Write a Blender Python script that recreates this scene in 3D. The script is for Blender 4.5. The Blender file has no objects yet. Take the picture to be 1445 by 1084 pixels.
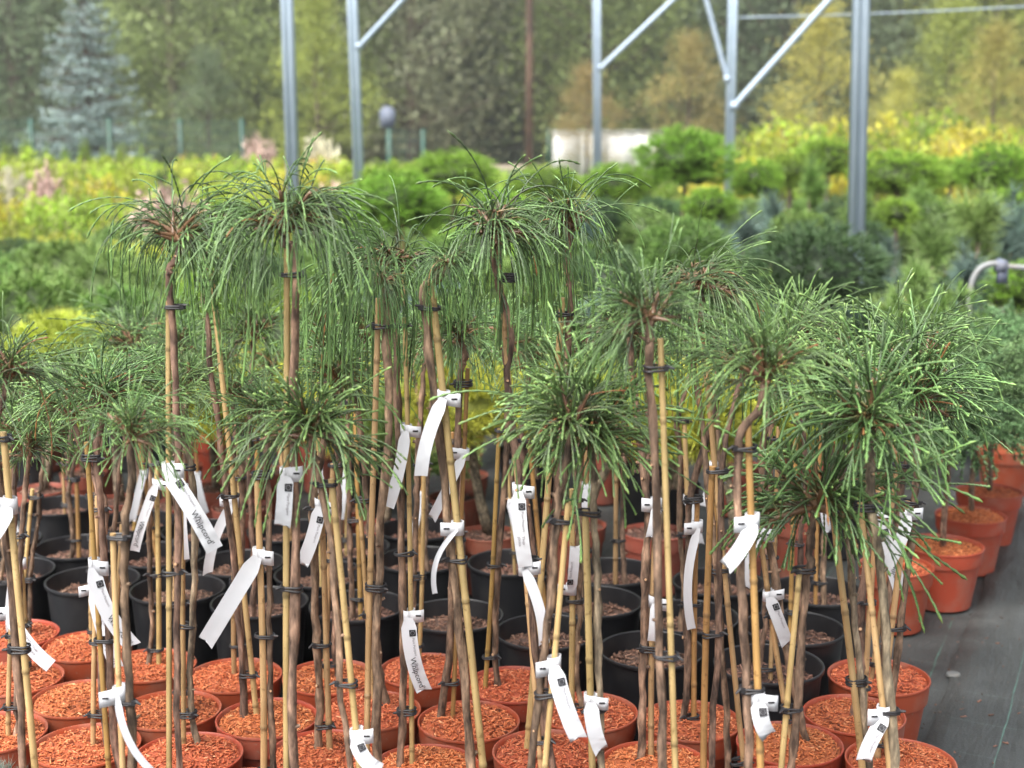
import bpy, math, random
import numpy as np
from mathutils import Vector, Matrix

# ------------------------------------------------------------------ camera, sky, sun, exposure
scene = bpy.context.scene
C = scene.collection
PITCH = math.radians(10.26)
EYE = 1.27
F = 2000.0                      # focal length in photo pixels (photo 1445 x 1084)
cam_d = bpy.data.cameras.new('camera')
cam = bpy.data.objects.new('camera', cam_d); C.objects.link(cam)
cam.location = (0, 0, EYE)
cam.rotation_euler = (math.pi / 2 - PITCH, 0, 0)
cam_d.sensor_width = 36.0
cam_d.lens = F / 1445.0 * 36.0
cam_d.clip_start = 0.05
cam_d.clip_end = 1000
cam_d.dof.use_dof = True
cam_d.dof.focus_distance = 2.4
cam_d.dof.aperture_fstop = 4.1
scene.camera = cam

world = bpy.data.worlds.new('World'); scene.world = world
world.use_nodes = True
wn = world.node_tree.nodes; wl = world.node_tree.links
wn.clear()
SUN_EL, SUN_AZ = math.radians(58), math.radians(215)
sky = wn.new('ShaderNodeTexSky'); sky.sky_type = 'NISHITA'; sky.sun_disc = False
sky.sun_elevation = SUN_EL; sky.sun_rotation = SUN_AZ
sky.air_density = 1.0; sky.dust_density = 6.0; sky.ozone_density = 1.0
hs = wn.new('ShaderNodeHueSaturation'); hs.inputs['Saturation'].default_value = 0.3
bg = wn.new('ShaderNodeBackground'); bg.inputs['Strength'].default_value = 0.125
wo = wn.new('ShaderNodeOutputWorld')
wl.new(sky.outputs[0], hs.inputs['Color']); wl.new(hs.outputs[0], bg.inputs[0]); wl.new(bg.outputs[0], wo.inputs[0])
sun_d = bpy.data.lights.new('sun', 'SUN'); sun_d.energy = 1.5; sun_d.angle = math.radians(28)
sun_d.color = (1.0, 0.97, 0.92)
sun = bpy.data.objects.new('sun', sun_d); C.objects.link(sun)
sd = Vector((math.sin(SUN_AZ) * math.cos(SUN_EL), math.cos(SUN_AZ) * math.cos(SUN_EL), math.sin(SUN_EL)))
sun.rotation_euler = sd.to_track_quat('Z', 'Y').to_euler()
sun.location = (0, 0, 10)
vs = scene.view_settings
vs.view_transform = 'Standard'; vs.look = 'None'; vs.gamma = 1.0; vs.use_curve_mapping = False
vs.exposure = 1.5
scene.render.engine = 'CYCLES'
scene.cycles.use_denoising = True
scene.cycles.max_bounces = 5
scene.cycles.transparent_max_bounces = 8

R = math.radians
rng = np.random.default_rng(7)
random.seed(7)

# ------------------------------------------------------------------ helpers
_f = Vector((0, math.cos(PITCH), -math.sin(PITCH)))
_u = Vector((0, math.sin(PITCH), math.cos(PITCH)))
def px(x, y, Y=None, Z=None):
    """point of the place seen at photo pixel x, y, at distance Y or at height Z"""
    d = _f + Vector((1, 0, 0)) * ((x - 722.5) / F) - _u * ((y - 542.0) / F)
    t = Y / d.y if Y is not None else (Z - EYE) / d.z
    return Vector((0, 0, EYE)) + d * t

def mesh_np(name, verts, faces, attrs=None, smooth=False, k=None):
    """faces: (n,k) int array, or list of such arrays"""
    me = bpy.data.meshes.new(name)
    verts = np.asarray(verts, dtype=np.float32).reshape(-1, 3)
    if not isinstance(faces, list): faces = [faces]
    faces = [np.asarray(f, dtype=np.int32) for f in faces if len(f)]
    nl = sum(f.size for f in faces); nf = sum(len(f) for f in faces)
    me.vertices.add(len(verts)); me.loops.add(nl); me.polygons.add(nf)
    me.vertices.foreach_set('co', verts.ravel())
    me.loops.foreach_set('vertex_index', np.concatenate([f.ravel() for f in faces]))
    starts = []; s = 0
    for f in faces:
        starts.append(s + np.arange(len(f)) * f.shape[1]); s += f.size
    me.polygons.foreach_set('loop_start', np.concatenate(starts).astype(np.int32))
    if smooth: me.polygons.foreach_set('use_smooth', np.ones(nf, dtype=bool))
    me.update(calc_edges=True)
    for a, v in (attrs or {}).items():
        at = me.attributes.new(a, 'FLOAT', 'POINT')
        at.data.foreach_set('value', np.asarray(v, dtype=np.float32).ravel())
    return me

def nrm(a):
    return a / np.maximum(np.linalg.norm(a, axis=-1, keepdims=True), 1e-9)

def tubes(paths, radii, sides=5, pattern=None, cap=True):
    """paths (N,S,3) radii (N,S); pattern (S,sides) multiplies the radius -> verts, faces, t per vertex, n per vertex"""
    paths = np.asarray(paths, float); N, S, _ = paths.shape
    radii = np.broadcast_to(np.asarray(radii, float), (N, S))
    tan = np.empty_like(paths)
    tan[:, 1:-1] = paths[:, 2:] - paths[:, :-2]; tan[:, 0] = paths[:, 1] - paths[:, 0]; tan[:, -1] = paths[:, -1] - paths[:, -2]
    tan = nrm(tan)
    mean = nrm(paths[:, -1] - paths[:, 0])
    ref = np.where(np.abs(mean[:, 2:3]) > 0.8, np.array([[1.0, 0.13, 0]]), np.array([[0, 0.11, 1.0]]))
    n1 = nrm(np.cross(tan, ref[:, None, :])); n2 = np.cross(tan, n1)
    ang = np.arange(sides) * 2 * math.pi / sides
    pat = np.ones((S, sides)) if pattern is None else pattern
    off = (n1[:, :, None, :] * np.cos(ang)[None, None, :, None] + n2[:, :, None, :] * np.sin(ang)[None, None, :, None])
    v = paths[:, :, None, :] + off * (radii[:, :, None] * pat[None])[..., None]
    v = v.reshape(-1, 3)
    base = (np.arange(N) * S * sides)[:, None, None] + (np.arange(S - 1) * sides)[None, :, None]
    j = np.arange(sides)[None, None, :]; j2 = (np.arange(sides) + 1) % sides
    f = np.stack([base + j, base + j2, base + sides + j2, base + sides + j], -1).reshape(-1, 4)
    t = np.broadcast_to((np.arange(S) / (S - 1))[None, :, None], (N, S, sides)).ravel()
    n = np.broadcast_to(np.arange(N)[:, None, None], (N, S, sides)).ravel()
    faces = [f]
    if cap:
        b = (np.arange(N) * S * sides)[:, None]
        faces.append(b + np.arange(sides)[::-1][None]); faces.append(b + (S - 1) * sides + np.arange(sides)[None])
    return v, faces, t, n

class MB:
    """collects pieces of one mesh"""
    def __init__(s): s.v = []; s.f = {}; s.n = 0; s.a = []
    def add(s, v, faces, rnd=0.5):
        v = np.asarray(v, float).reshape(-1, 3)
        if not isinstance(faces, list): faces = [faces]
        for f in faces:
            f = np.asarray(f, int)
            if f.size: s.f.setdefault(f.shape[1], []).append(f + s.n)
        s.v.append(v); s.n += len(v)
        s.a.append(np.broadcast_to(np.asarray(rnd, float), (len(v),)))
    def tube(s, path, r, sides=8, rnd=0.5, pattern=None):
        v, f, t, n = tubes(np.asarray(path, float)[None], np.asarray(r, float)[None] if np.ndim(r) else r, sides, pattern); s.add(v, f, rnd)
    def box(s, c, size, rot=None, rnd=0.5):
        x, y, z = [q / 2 for q in size]
        v = np.array([[-x,-y,-z],[x,-y,-z],[x,y,-z],[-x,y,-z],[-x,-y,z],[x,-y,z],[x,y,z],[-x,y,z]])
        if rot is not None: v = v @ np.array(rot).T
        s.add(v + np.asarray(c), np.array([[3,2,1,0],[4,5,6,7],[0,1,5,4],[1,2,6,5],[2,3,7,6],[3,0,4,7]]), rnd)
    def mesh(s, name, smooth=False, angle=None):
        me = mesh_np(name, np.concatenate(s.v), [np.concatenate(q) for q in s.f.values()], {'rnd': np.concatenate(s.a)}, smooth)
        if angle: me.set_sharp_from_angle(angle=R(angle))
        return me

def lathe(prof, n=36, squash=None):
    prof = np.asarray(prof, float); a = np.arange(n) * 2 * math.pi / n
    v = np.stack([prof[:, None, 0] * np.cos(a)[None], prof[:, None, 0] * np.sin(a)[None], np.broadcast_to(prof[:, None, 1], (len(prof), n))], -1).reshape(-1, 3)
    b = (np.arange(len(prof) - 1) * n)[:, None]; j = np.arange(n)[None]; j2 = ((np.arange(n) + 1) % n)[None]
    return v, np.stack([b + j, b + j2, b + n + j2, b + n + j], -1).reshape(-1, 4)

def obj(name, me, mat=None, parent=None, loc=None, rot=None, scale=None, kind=None):
    o = bpy.data.objects.new(name, me); C.objects.link(o)
    if me is not None and mat is not None:
        if not me.materials: me.materials.append(mat)
        elif me.materials[0] != mat:
            o.material_slots[0].link = 'OBJECT'; o.material_slots[0].material = mat
    if parent is not None: o.parent = parent
    if loc is not None: o.location = loc
    if rot is not None: o.rotation_euler = rot
    if scale is not None: o.scale = scale if hasattr(scale, '__len__') else (scale,) * 3
    if kind: o['kind'] = kind
    return o
def tag(o, label, cat, group=None):
    o['label'] = label; o['category'] = cat
    if group: o['group'] = group
    return o
def thing(name, label, cat, loc=(0, 0, 0), rz=0, group=None):
    o = bpy.data.objects.new(name, None); C.objects.link(o); o.location = loc; o.rotation_euler = (0, 0, rz)
    o.empty_display_size = 0.1
    return tag(o, label, cat, group)
def structure(name, me, mat):
    o = obj(name, me, mat); o['kind'] = 'structure'; return o

# ------------------------------------------------------------------ materials
def new_mat(name):
    m = bpy.data.materials.new(name); m.use_nodes = True
    n = m.node_tree.nodes; l = m.node_tree.links
    return m, n, l, n['Principled BSDF']
def ramp(n, stops, interp='LINEAR'):
    r = n.new('ShaderNodeValToRGB'); e = r.color_ramp.elements; r.color_ramp.interpolation = interp
    while len(e) > 1: e.remove(e[-1])
    for i, (p, c) in enumerate(stops):
        x = e[0] if i == 0 else e.new(p)
        x.position = p; x.color = (*c, 1)
    return r
def attr(n, name):
    a = n.new('ShaderNodeAttribute'); a.attribute_name = name; return a
def mixc(n, l, kind, fac, a, b):
    m = n.new('ShaderNodeMix'); m.data_type = 'RGBA'; m.blend_type = kind
    for sock, v in ((m.inputs[0], fac), (m.inputs[6], a), (m.inputs[7], b)):
        if hasattr(v, 'links') or hasattr(v, 'is_linked'): l.new(v, sock)
        elif hasattr(v, '__len__'): sock.default_value = (*v, 1)
        else: sock.default_value = v
    return m.outputs[2]
def noise(n, l, scale, detail=4, vec=None, rough=0.6):
    t = n.new('ShaderNodeTexNoise'); t.inputs['Scale'].default_value = scale; t.inputs['Detail'].default_value = detail
    t.inputs['Roughness'].default_value = rough
    if vec is not None: l.new(vec, t.inputs['Vector'])
    return t
def bump(n, l, bs, height, strength=0.3, dist=0.002):
    b = n.new('ShaderNodeBump'); b.inputs['Strength'].default_value = strength; b.inputs['Distance'].default_value = dist
    l.new(height, b.inputs['Height']); l.new(b.outputs[0], bs.inputs['Normal'])
def objrand(n, l, col, amount=0.25, hue=0.015):
    oi = n.new('ShaderNodeObjectInfo'); h = n.new('ShaderNodeHueSaturation')
    mr = n.new('ShaderNodeMapRange'); mr.inputs[3].default_value = 1 - amount; mr.inputs[4].default_value = 1 + amount
    mh = n.new('ShaderNodeMapRange'); mh.inputs[3].default_value = 0.5 - hue; mh.inputs[4].default_value = 0.5 + hue
    ml = n.new('ShaderNodeMath'); ml.operation = 'FRACT'; mm = n.new('ShaderNodeMath'); mm.operation = 'MULTIPLY'; mm.inputs[1].default_value = 7.31
    l.new(oi.outputs['Random'], mr.inputs[0]); l.new(oi.outputs['Random'], mm.inputs[0]); l.new(mm.outputs[0], ml.inputs[0]); l.new(ml.outputs[0], mh.inputs[0])
    l.new(mr.outputs[0], h.inputs['Value']); l.new(mh.outputs[0], h.inputs['Hue']); l.new(col, h.inputs['Color'])
    return h.outputs[0]
def out_mix_translucent(m, n, l, bs, col, fac):
    tr = n.new('ShaderNodeBsdfTranslucent'); l.new(col, tr.inputs[0])
    ms = n.new('ShaderNodeMixShader'); ms.inputs[0].default_value = fac
    l.new(bs.outputs[0], ms.inputs[1]); l.new(tr.outputs[0], ms.inputs[2]); l.new(ms.outputs[0], n['Material Output'].inputs[0])

def foliage(name, t_stops, dark=0.6, light=1.35, rough=0.55, trans=0.15, brown=None, ov=0.15, oh=0.012, spec=0.4):
    """colour runs along each shoot, needle or leaf (t) and differs from shoot to shoot (rnd)"""
    m, n, l, bs = new_mat(name)
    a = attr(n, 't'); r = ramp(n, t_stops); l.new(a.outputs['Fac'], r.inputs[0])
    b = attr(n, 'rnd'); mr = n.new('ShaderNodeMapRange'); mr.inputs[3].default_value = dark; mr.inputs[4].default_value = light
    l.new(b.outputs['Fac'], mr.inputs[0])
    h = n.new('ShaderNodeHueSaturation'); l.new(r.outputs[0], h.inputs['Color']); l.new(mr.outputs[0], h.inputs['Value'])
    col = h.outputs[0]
    if brown:
        th = n.new('ShaderNodeMath'); th.operation = 'GREATER_THAN'; th.inputs[1].default_value = brown[0]; l.new(b.outputs['Fac'], th.inputs[0])
        col = mixc(n, l, 'MIX', th.outputs[0], col, brown[1])
    col = objrand(n, l, col, ov, oh)
    l.new(col, bs.inputs['Base Color']); bs.inputs['Roughness'].default_value = rough
    bs.inputs['Specular IOR Level'].default_value = spec
    if trans: out_mix_translucent(m, n, l, bs, col, trans)
    return m

M = {}
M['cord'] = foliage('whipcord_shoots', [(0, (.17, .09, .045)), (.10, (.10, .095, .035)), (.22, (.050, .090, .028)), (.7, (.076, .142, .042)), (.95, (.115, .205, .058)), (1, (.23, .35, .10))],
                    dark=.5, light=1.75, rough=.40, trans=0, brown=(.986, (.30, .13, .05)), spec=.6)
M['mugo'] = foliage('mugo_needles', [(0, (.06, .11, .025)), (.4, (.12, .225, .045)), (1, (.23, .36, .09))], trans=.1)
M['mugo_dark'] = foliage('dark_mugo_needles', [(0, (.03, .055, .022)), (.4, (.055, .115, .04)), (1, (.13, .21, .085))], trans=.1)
M['bright'] = foliage('bright_pine_needles', [(0, (.035, .06, .01)), (.4, (.19, .34, .035)), (1, (.36, .55, .08))], trans=.2)  # very dark base stop puts shade into the colour of core and needle roots
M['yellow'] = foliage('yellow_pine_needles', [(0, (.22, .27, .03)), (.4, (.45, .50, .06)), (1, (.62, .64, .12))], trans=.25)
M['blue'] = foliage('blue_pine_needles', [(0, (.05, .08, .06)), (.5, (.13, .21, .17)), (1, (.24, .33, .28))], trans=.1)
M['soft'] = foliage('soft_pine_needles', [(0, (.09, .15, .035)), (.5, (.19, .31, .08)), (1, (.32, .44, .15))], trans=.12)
M['feather'] = foliage('feathery_larch_needles', [(0, (.06, .10, .04)), (.5, (.13, .24, .09)), (1, (.22, .34, .15))], trans=.15)
M['spruce'] = foliage('blue_spruce_needles', [(0, (.14, .19, .185)), (.5, (.26, .34, .33)), (1, (.37, .46, .45))], trans=.05, ov=.05)
def leafmat(name, c1, c2, **k): return foliage(name, [(0, c1), (1, c2)], **k)
M['lime'] = leafmat('lime_shrub_leaves', (.30, .43, .04), (.50, .62, .09), trans=.42, ov=.2, oh=.02)
M['green_shrub'] = leafmat('green_shrub_leaves', (.17, .28, .03), (.28, .40, .06), trans=.38, ov=.2)
M['gold_shrub'] = leafmat('golden_shrub_leaves', (.48, .46, .04), (.64, .6, .09), trans=.42)
M['orange_shrub'] = leafmat('orange_shrub_leaves', (.50, .30, .04), (.6, .45, .08), trans=.3)
M['pink_shrub'] = leafmat('pink_flower_heads', (.60, .42, .36), (.72, .55, .47), trans=.2)
M['cream_shrub'] = leafmat('cream_flower_heads', (.62, .58, .42), (.75, .71, .54), trans=.2)
M['tree_dark'] = leafmat('dark_tree_leaves', (.11, .155, .085), (.165, .22, .12), dark=.7, light=1.35, trans=.3)
M['tree_olive'] = leafmat('olive_tree_leaves', (.21, .265, .09), (.30, .365, .135), trans=.35)
M['tree_grey'] = leafmat('grey_green_tree_leaves', (.21, .235, .135), (.31, .335, .205), trans=.3)
M['tree_yellow'] = leafmat('yellowing_tree_leaves', (.36, .34, .08), (.48, .45, .12), trans=.35)
M['tree_lime'] = leafmat('light_green_tree_leaves', (.24, .28, .05), (.36, .39, .09), trans=.3)
M['tree_rust'] = leafmat('rusty_tree_leaves', (.24, .185, .07), (.33, .26, .10), trans=.2)
M['grass'] = leafmat('grass_blades', (.10, .17, .03), (.2, .28, .06), trans=.2)

def bark(name, c1, c2, scale=55, st=.8):
    m, n, l, bs = new_mat(name)
    tc = n.new('ShaderNodeTexCoord'); mp = n.new('ShaderNodeMapping'); mp.inputs['Scale'].default_value = (1, 1, .28); l.new(tc.outputs['Object'], mp.inputs[0])
    a = noise(n, l, scale, 6, mp.outputs[0]); r = ramp(n, [(.38, c1), (.5, tuple((p + q) / 2 for p, q in zip(c1, c2))), (.6, c2), (.7, tuple(min(1, q * 1.7) for q in c2))]); l.new(a.outputs[0], r.inputs[0])
    b2 = noise(n, l, scale * .25, 3, tc.outputs['Object']); r2 = ramp(n, [(.35, (.55, .55, .55)), (.65, (1.1, 1.05, 1.0))]); l.new(b2.outputs[0], r2.inputs[0])
    col = objrand(n, l, mixc(n, l, 'MULTIPLY', 1.0, r.outputs[0], r2.outputs[0]), .22, .01)
    at = attr(n, 'rnd'); th = n.new('ShaderNodeMath'); th.operation = 'GREATER_THAN'; th.inputs[1].default_value = .9; l.new(at.outputs['Fac'], th.inputs[0])
    col = mixc(n, l, 'MIX', th.outputs[0], col, (.42, .25, .14))
    l.new(col, bs.inputs['Base Color']); bs.inputs['Roughness'].default_value = .85
    bump(n, l, bs, a.outputs[0], st, .004)
    return m
M['bark'] = bark('whipcord_bark', (.06, .036, .024), (.30, .195, .135), 75, 1.0)
M['bark_grey'] = bark('grey_bark', (.085, .066, .046), (.36, .29, .20), 75, 1.0)
M['bark_tree'] = bark('tree_bark', (.06, .045, .035), (.17, .13, .10), 6)
M['bark_pine'] = bark('pine_bark', (.10, .06, .042), (.2, .125, .085), 6)

def bamboo(name, c1, c2):
    m, n, l, bs = new_mat(name)
    tc = n.new('ShaderNodeTexCoord'); mp = n.new('ShaderNodeMapping'); mp.inputs['Scale'].default_value = (60, 60, 3.2); l.new(tc.outputs['Object'], mp.inputs[0])
    a = noise(n, l, 1.5, 5, mp.outputs[0]); r = ramp(n, [(.3, c1), (.7, c2)]); l.new(a.outputs[0], r.inputs[0])
    sp = noise(n, l, 90, 3, tc.outputs['Object']); rs = ramp(n, [(.30, (.35, .28, .2)), (.40, (1, 1, 1))]); l.new(sp.outputs[0], rs.inputs[0])
    big = noise(n, l, 9, 2, tc.outputs['Object']); rb = ramp(n, [(.35, (.7, .68, .62)), (.6, (1.08, 1.05, 1))]); l.new(big.outputs[0], rb.inputs[0])
    c = mixc(n, l, 'MULTIPLY', .6, r.outputs[0], rs.outputs[0]); c = mixc(n, l, 'MULTIPLY', 1.0, c, rb.outputs[0])
    at = attr(n, 'rnd'); c = mixc(n, l, 'MIX', at.outputs['Fac'], c, (.13, .085, .04))
    c = objrand(n, l, c, .22, .012)
    l.new(c, bs.inputs['Base Color']); bs.inputs['Roughness'].default_value = .5
    bump(n, l, bs, a.outputs[0], .15, .001)
    return m
M['bamboo'] = bamboo('bamboo', (.38, .25, .11), (.54, .39, .20))
M['bamboo_gold'] = bamboo('golden_bamboo', (.32, .185, .06), (.45, .285, .105))

def plastic(name, c, rough=.45, dirt=(.25, .2, .15), damt=.4, sc=18, bumpy=.05):
    m, n, l, bs = new_mat(name)
    tc = n.new('ShaderNodeTexCoord'); a = noise(n, l, sc, 6, tc.outputs['Object']); r = ramp(n, [(.45, (0, 0, 0)), (.75, (1, 1, 1))]); l.new(a.outputs[0], r.inputs[0])
    mu = n.new('ShaderNodeMath'); mu.operation = 'MULTIPLY'; mu.inputs[1].default_value = damt; l.new(r.outputs[0], mu.inputs[0])
    col = mixc(n, l, 'MIX', mu.outputs[0], c, dirt); col = objrand(n, l, col, .12, .004)
    l.new(col, bs.inputs['Base Color'])
    rr = n.new('ShaderNodeMapRange'); rr.inputs[3].default_value = rough - .08; rr.inputs[4].default_value = rough + .2; l.new(a.outputs[0], rr.inputs[0]); l.new(rr.outputs[0], bs.inputs['Roughness'])
    if damt > .3:
        sp = noise(n, l, 130, 3, tc.outputs['Object']); r3 = ramp(n, [(.66, (0, 0, 0)), (.72, (.7, .7, .7))]); l.new(sp.outputs[0], r3.inputs[0])
        l.new(mixc(n, l, 'MIX', r3.outputs[0], col, dirt), bs.inputs['Base Color'])
    bump(n, l, bs, a.outputs[0], bumpy, .002)
    return m
M['terracotta'] = plastic('terracotta_plastic', (.32, .056, .023), .42)
M['terracotta_old'] = plastic('faded_terracotta_plastic', (.27, .066, .040), .55, damt=.35)
M['black_plastic'] = plastic('black_plastic', (.012, .012, .014), .38, (.06, .055, .05), .3)
M['rubber'] = plastic('black_rubber', (.012, .012, .015), .45, damt=.05)
M['galv'] = plastic('galvanised_steel', (.37, .45, .54), .5, (.47, .55, .63), .6, 5); M['galv'].node_tree.nodes['Principled BSDF'].inputs['Metallic'].default_value = .45
M['paper'] = plastic('white_tag_film', (.54, .55, .58), .5, (.45, .42, .38), .10, 25, 0)
M['ink'] = plastic('black_ink', (.02, .02, .025), .6, damt=.05)
M['ink_grey'] = plastic('grey_ink', (.16, .14, .16), .6, damt=.05)
M['fence_green'] = plastic('green_fence_paint', (.012, .075, .055), .45)
M['sign_face'] = plastic('sign_paint', (.11, .135, .19), .6)
M['white_board'] = plastic('white_board_paint', (.6, .6, .59), .6, (.5, .48, .45), .25, 3)
M['weed_pin'] = plastic('grey_pin_plastic', (.10, .105, .105), .5)
M['hose'] = plastic('pale_pipe', (.24, .25, .25), .5)

def chips(name, stops, rough=.8):
    m, n, l, bs = new_mat(name)
    a = attr(n, 'rnd'); r = ramp(n, stops); l.new(a.outputs['Fac'], r.inputs[0])
    tc = n.new('ShaderNodeTexCoord'); q = noise(n, l, 160, 3, tc.outputs['Object']); rq = ramp(n, [(.3, (.6, .6, .6)), (.7, (1.2, 1.2, 1.2))]); l.new(q.outputs[0], rq.inputs[0])
    c = objrand(n, l, mixc(n, l, 'MULTIPLY', .8, r.outputs[0], rq.outputs[0]), .12, .006)
    l.new(c, bs.inputs['Base Color']); bs.inputs['Roughness'].default_value = rough
    bump(n, l, bs, q.outputs[0], .4, .002)
    return m
M['red_mulch'] = chips('red_wood_mulch', [(0, (.12, .03, .014)), (.15, (.42, .10, .035)), (.5, (.62, .165, .055)), (.85, (.72, .255, .105)), (1, (.8, .42, .22))])
M['brown_mulch'] = chips('brown_bark_mulch', [(0, (.03, .02, .015)), (.2, (.11, .055, .038)), (.6, (.26, .13, .09)), (.9, (.38, .22, .155)), (1, (.44, .30, .21))])

def mat_weed():
    m, n, l, bs = new_mat('woven_weed_mat')
    tc = n.new('ShaderNodeTexCoord'); mp = n.new('ShaderNodeMapping'); mp.inputs['Rotation'].default_value = (0, 0, R(24)); l.new(tc.outputs['Object'], mp.inputs[0])
    sx = n.new('ShaderNodeSeparateXYZ')
    nz = noise(n, l, 2.5, 3, mp.outputs[0]); add = n.new('ShaderNodeVectorMath'); add.operation = 'SCALE'; add.inputs['Scale'].default_value = .02; l.new(nz.outputs['Color'], add.inputs[0])
    ad2 = n.new('ShaderNodeVectorMath'); l.new(mp.outputs[0], ad2.inputs[0]); l.new(add.outputs[0], ad2.inputs[1]); l.new(ad2.outputs[0], sx.inputs[0])
    def line(sock, period, w):
        d = n.new('ShaderNodeMath'); d.operation = 'DIVIDE'; d.inputs[1].default_value = period; l.new(sock, d.inputs[0])
        f = n.new('ShaderNodeMath'); f.operation = 'FRACT'; l.new(d.outputs[0], f.inputs[0])
        c = n.new('ShaderNodeMath'); c.operation = 'LESS_THAN'; c.inputs[1].default_value = w / period; l.new(f.outputs[0], c.inputs[0])
        return c.outputs[0]
    lx = line(sx.outputs[0], .19, .0020); ly = line(sx.outputs[1], .17, .0022)
    n1 = noise(n, l, 3, 6, tc.outputs['Object']); r1 = ramp(n, [(.3, (.022, .025, .025)), (.5, (.042, .046, .045)), (.62, (.06, .064, .062)), (.75, (.11, .112, .108))]); l.new(n1.outputs[0], r1.inputs[0])
    w = n.new('ShaderNodeTexChecker'); w.inputs['Scale'].default_value = 420; l.new(mp.outputs[0], w.inputs['Vector'])
    c = mixc(n, l, 'MULTIPLY', .25, r1.outputs[0], w.outputs['Color'])
    fade = noise(n, l, 7, 3, tc.outputs['Object']); rf = ramp(n, [(.38, (0, 0, 0)), (.62, (.75, .75, .75))]); l.new(fade.outputs[0], rf.inputs[0])
    mx = n.new('ShaderNodeMath'); mx.operation = 'MULTIPLY'; l.new(lx, mx.inputs[0]); l.new(rf.outputs[0], mx.inputs[1])
    c = mixc(n, l, 'MIX', mx.outputs[0], c, (.08, .20, .155))
    my = n.new('ShaderNodeMath'); my.operation = 'MULTIPLY'; l.new(ly, my.inputs[0]); l.new(rf.outputs[0], my.inputs[1])
    my2 = n.new('ShaderNodeMath'); my2.operation = 'MULTIPLY'; my2.inputs[1].default_value = .45; l.new(my.outputs[0], my2.inputs[0])
    c = mixc(n, l, 'MIX', my2.outputs[0], c, (.16, .24, .21))
    sp = noise(n, l, 60, 2, tc.outputs['Object']); rs = ramp(n, [(.74, (0, 0, 0)), (.78, (1, 1, 1))]); l.new(sp.outputs[0], rs.inputs[0])
    c = mixc(n, l, 'MIX', rs.outputs[0], c, (.22, .14, .09))
    l.new(c, bs.inputs['Base Color'])
    rr = n.new('ShaderNodeMapRange'); rr.inputs[3].default_value = .35; rr.inputs[4].default_value = .75; l.new(n1.outputs[0], rr.inputs[0]); l.new(rr.outputs[0], bs.inputs['Roughness'])
    mp2 = n.new('ShaderNodeMapping'); mp2.inputs['Scale'].default_value = (9, 1.6, 1); l.new(mp.outputs[0], mp2.inputs[0]); wr = noise(n, l, 1.0, 5, mp2.outputs[0])
    fi = noise(n, l, 220, 2, tc.outputs['Object']); sm_ = n.new('ShaderNodeMath'); sm_.operation = 'MULTIPLY_ADD'; sm_.inputs[1].default_value = .06; l.new(fi.outputs[0], sm_.inputs[0]); l.new(wr.outputs[0], sm_.inputs[2])
    bump(n, l, bs, sm_.outputs[0], .7, .03)
    return m
M['weed'] = mat_weed()
def ground_mat(name, c1, c2, sc):
    m, n, l, bs = new_mat(name)
    tc = n.new('ShaderNodeTexCoord'); a = noise(n, l, sc, 8, tc.outputs['Object']); r = ramp(n, [(.35, c1), (.65, c2)]); l.new(a.outputs[0], r.inputs[0])
    l.new(r.outputs[0], bs.inputs['Base Color']); bs.inputs['Roughness'].default_value = .95
    bump(n, l, bs, a.outputs[0], .4, .03)
    return m
M['ground'] = ground_mat('grassy_ground', (.07, .10, .03), (.13, .16, .05), .8)
M['sand'] = ground_mat('sandy_road', (.33, .27, .20), (.46, .39, .30), 2)

# ------------------------------------------------------------------ setting
def sheet(name, pts, z, mat, sub=1):
    v = [(x, y, z) for x, y in pts]
    return structure(name, mesh_np(name, v, np.array([list(range(len(v)))])), mat)
sheet('ground', [(-300, -30), (300, -30), (300, 400), (-300, 400)], -.012, M['ground'])
BED = R(24)                       # the beds run 24 degrees to the right of the view
ux = Vector((math.cos(BED), -math.sin(BED), 0)); uy = Vector((math.sin(BED), math.cos(BED), 0))
def bed(a, b): return ux * a + uy * b
seam = px(1340, 980, Z=0)
sa = seam.dot(ux)
def strip(name, a0, a1, b0, b1, z, n=60, wob=0.006):
    r = random.Random(3); v = []
    for i in range(n + 1):
        b = b0 + (b1 - b0) * i / n
        p = bed(a0 + wob * math.sin(i * .9) * r.random(), b); q = bed(a1 + wob * math.sin(i * .7 + 1) * r.random(), b)
        v += [(p.x, p.y, z), (q.x, q.y, z)]
    f = [[2 * i, 2 * i + 1, 2 * i + 3, 2 * i + 2] for i in range(n)]
    me = mesh_np(name, v, np.array(f)); return structure(name, me, M['weed'])
strip('weed_mat', -14, sa + .05, -4, 26, -.006)
# the lapped width lies on the first, with a raised, slightly ragged edge
r_ = random.Random(5); v = []; n_ = 400
for i in range(n_ + 1):
    b = -4 + 30 * i / n_; e = .006 * math.sin(i * .55) + .004 * r_.uniform(-1, 1); h = .003 + .006 * max(0, math.sin(i * .23 + 1.3 * math.sin(i * .07)))
    for a, z in ((sa - .016 + e, -.004), (sa - .014 + e, h), (sa + .03, h * .5 + .001), (sa + .08, .0), (sa + 5, .0)):
        p = bed(a, b); v.append((p.x, p.y, z))
f = [[5 * i + k, 5 * i + k + 1, 5 * i + 6 + k, 5 * i + 5 + k] for i in range(n_) for k in range(4)]
structure('weed_mat', mesh_np('weed_mat', v, np.array(f), smooth=True), M['weed'])
sheet('sandy_road', [(-80, 45), (80, 45), (80, 52), (-80, 52)], -.004, M['sand'])

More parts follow.
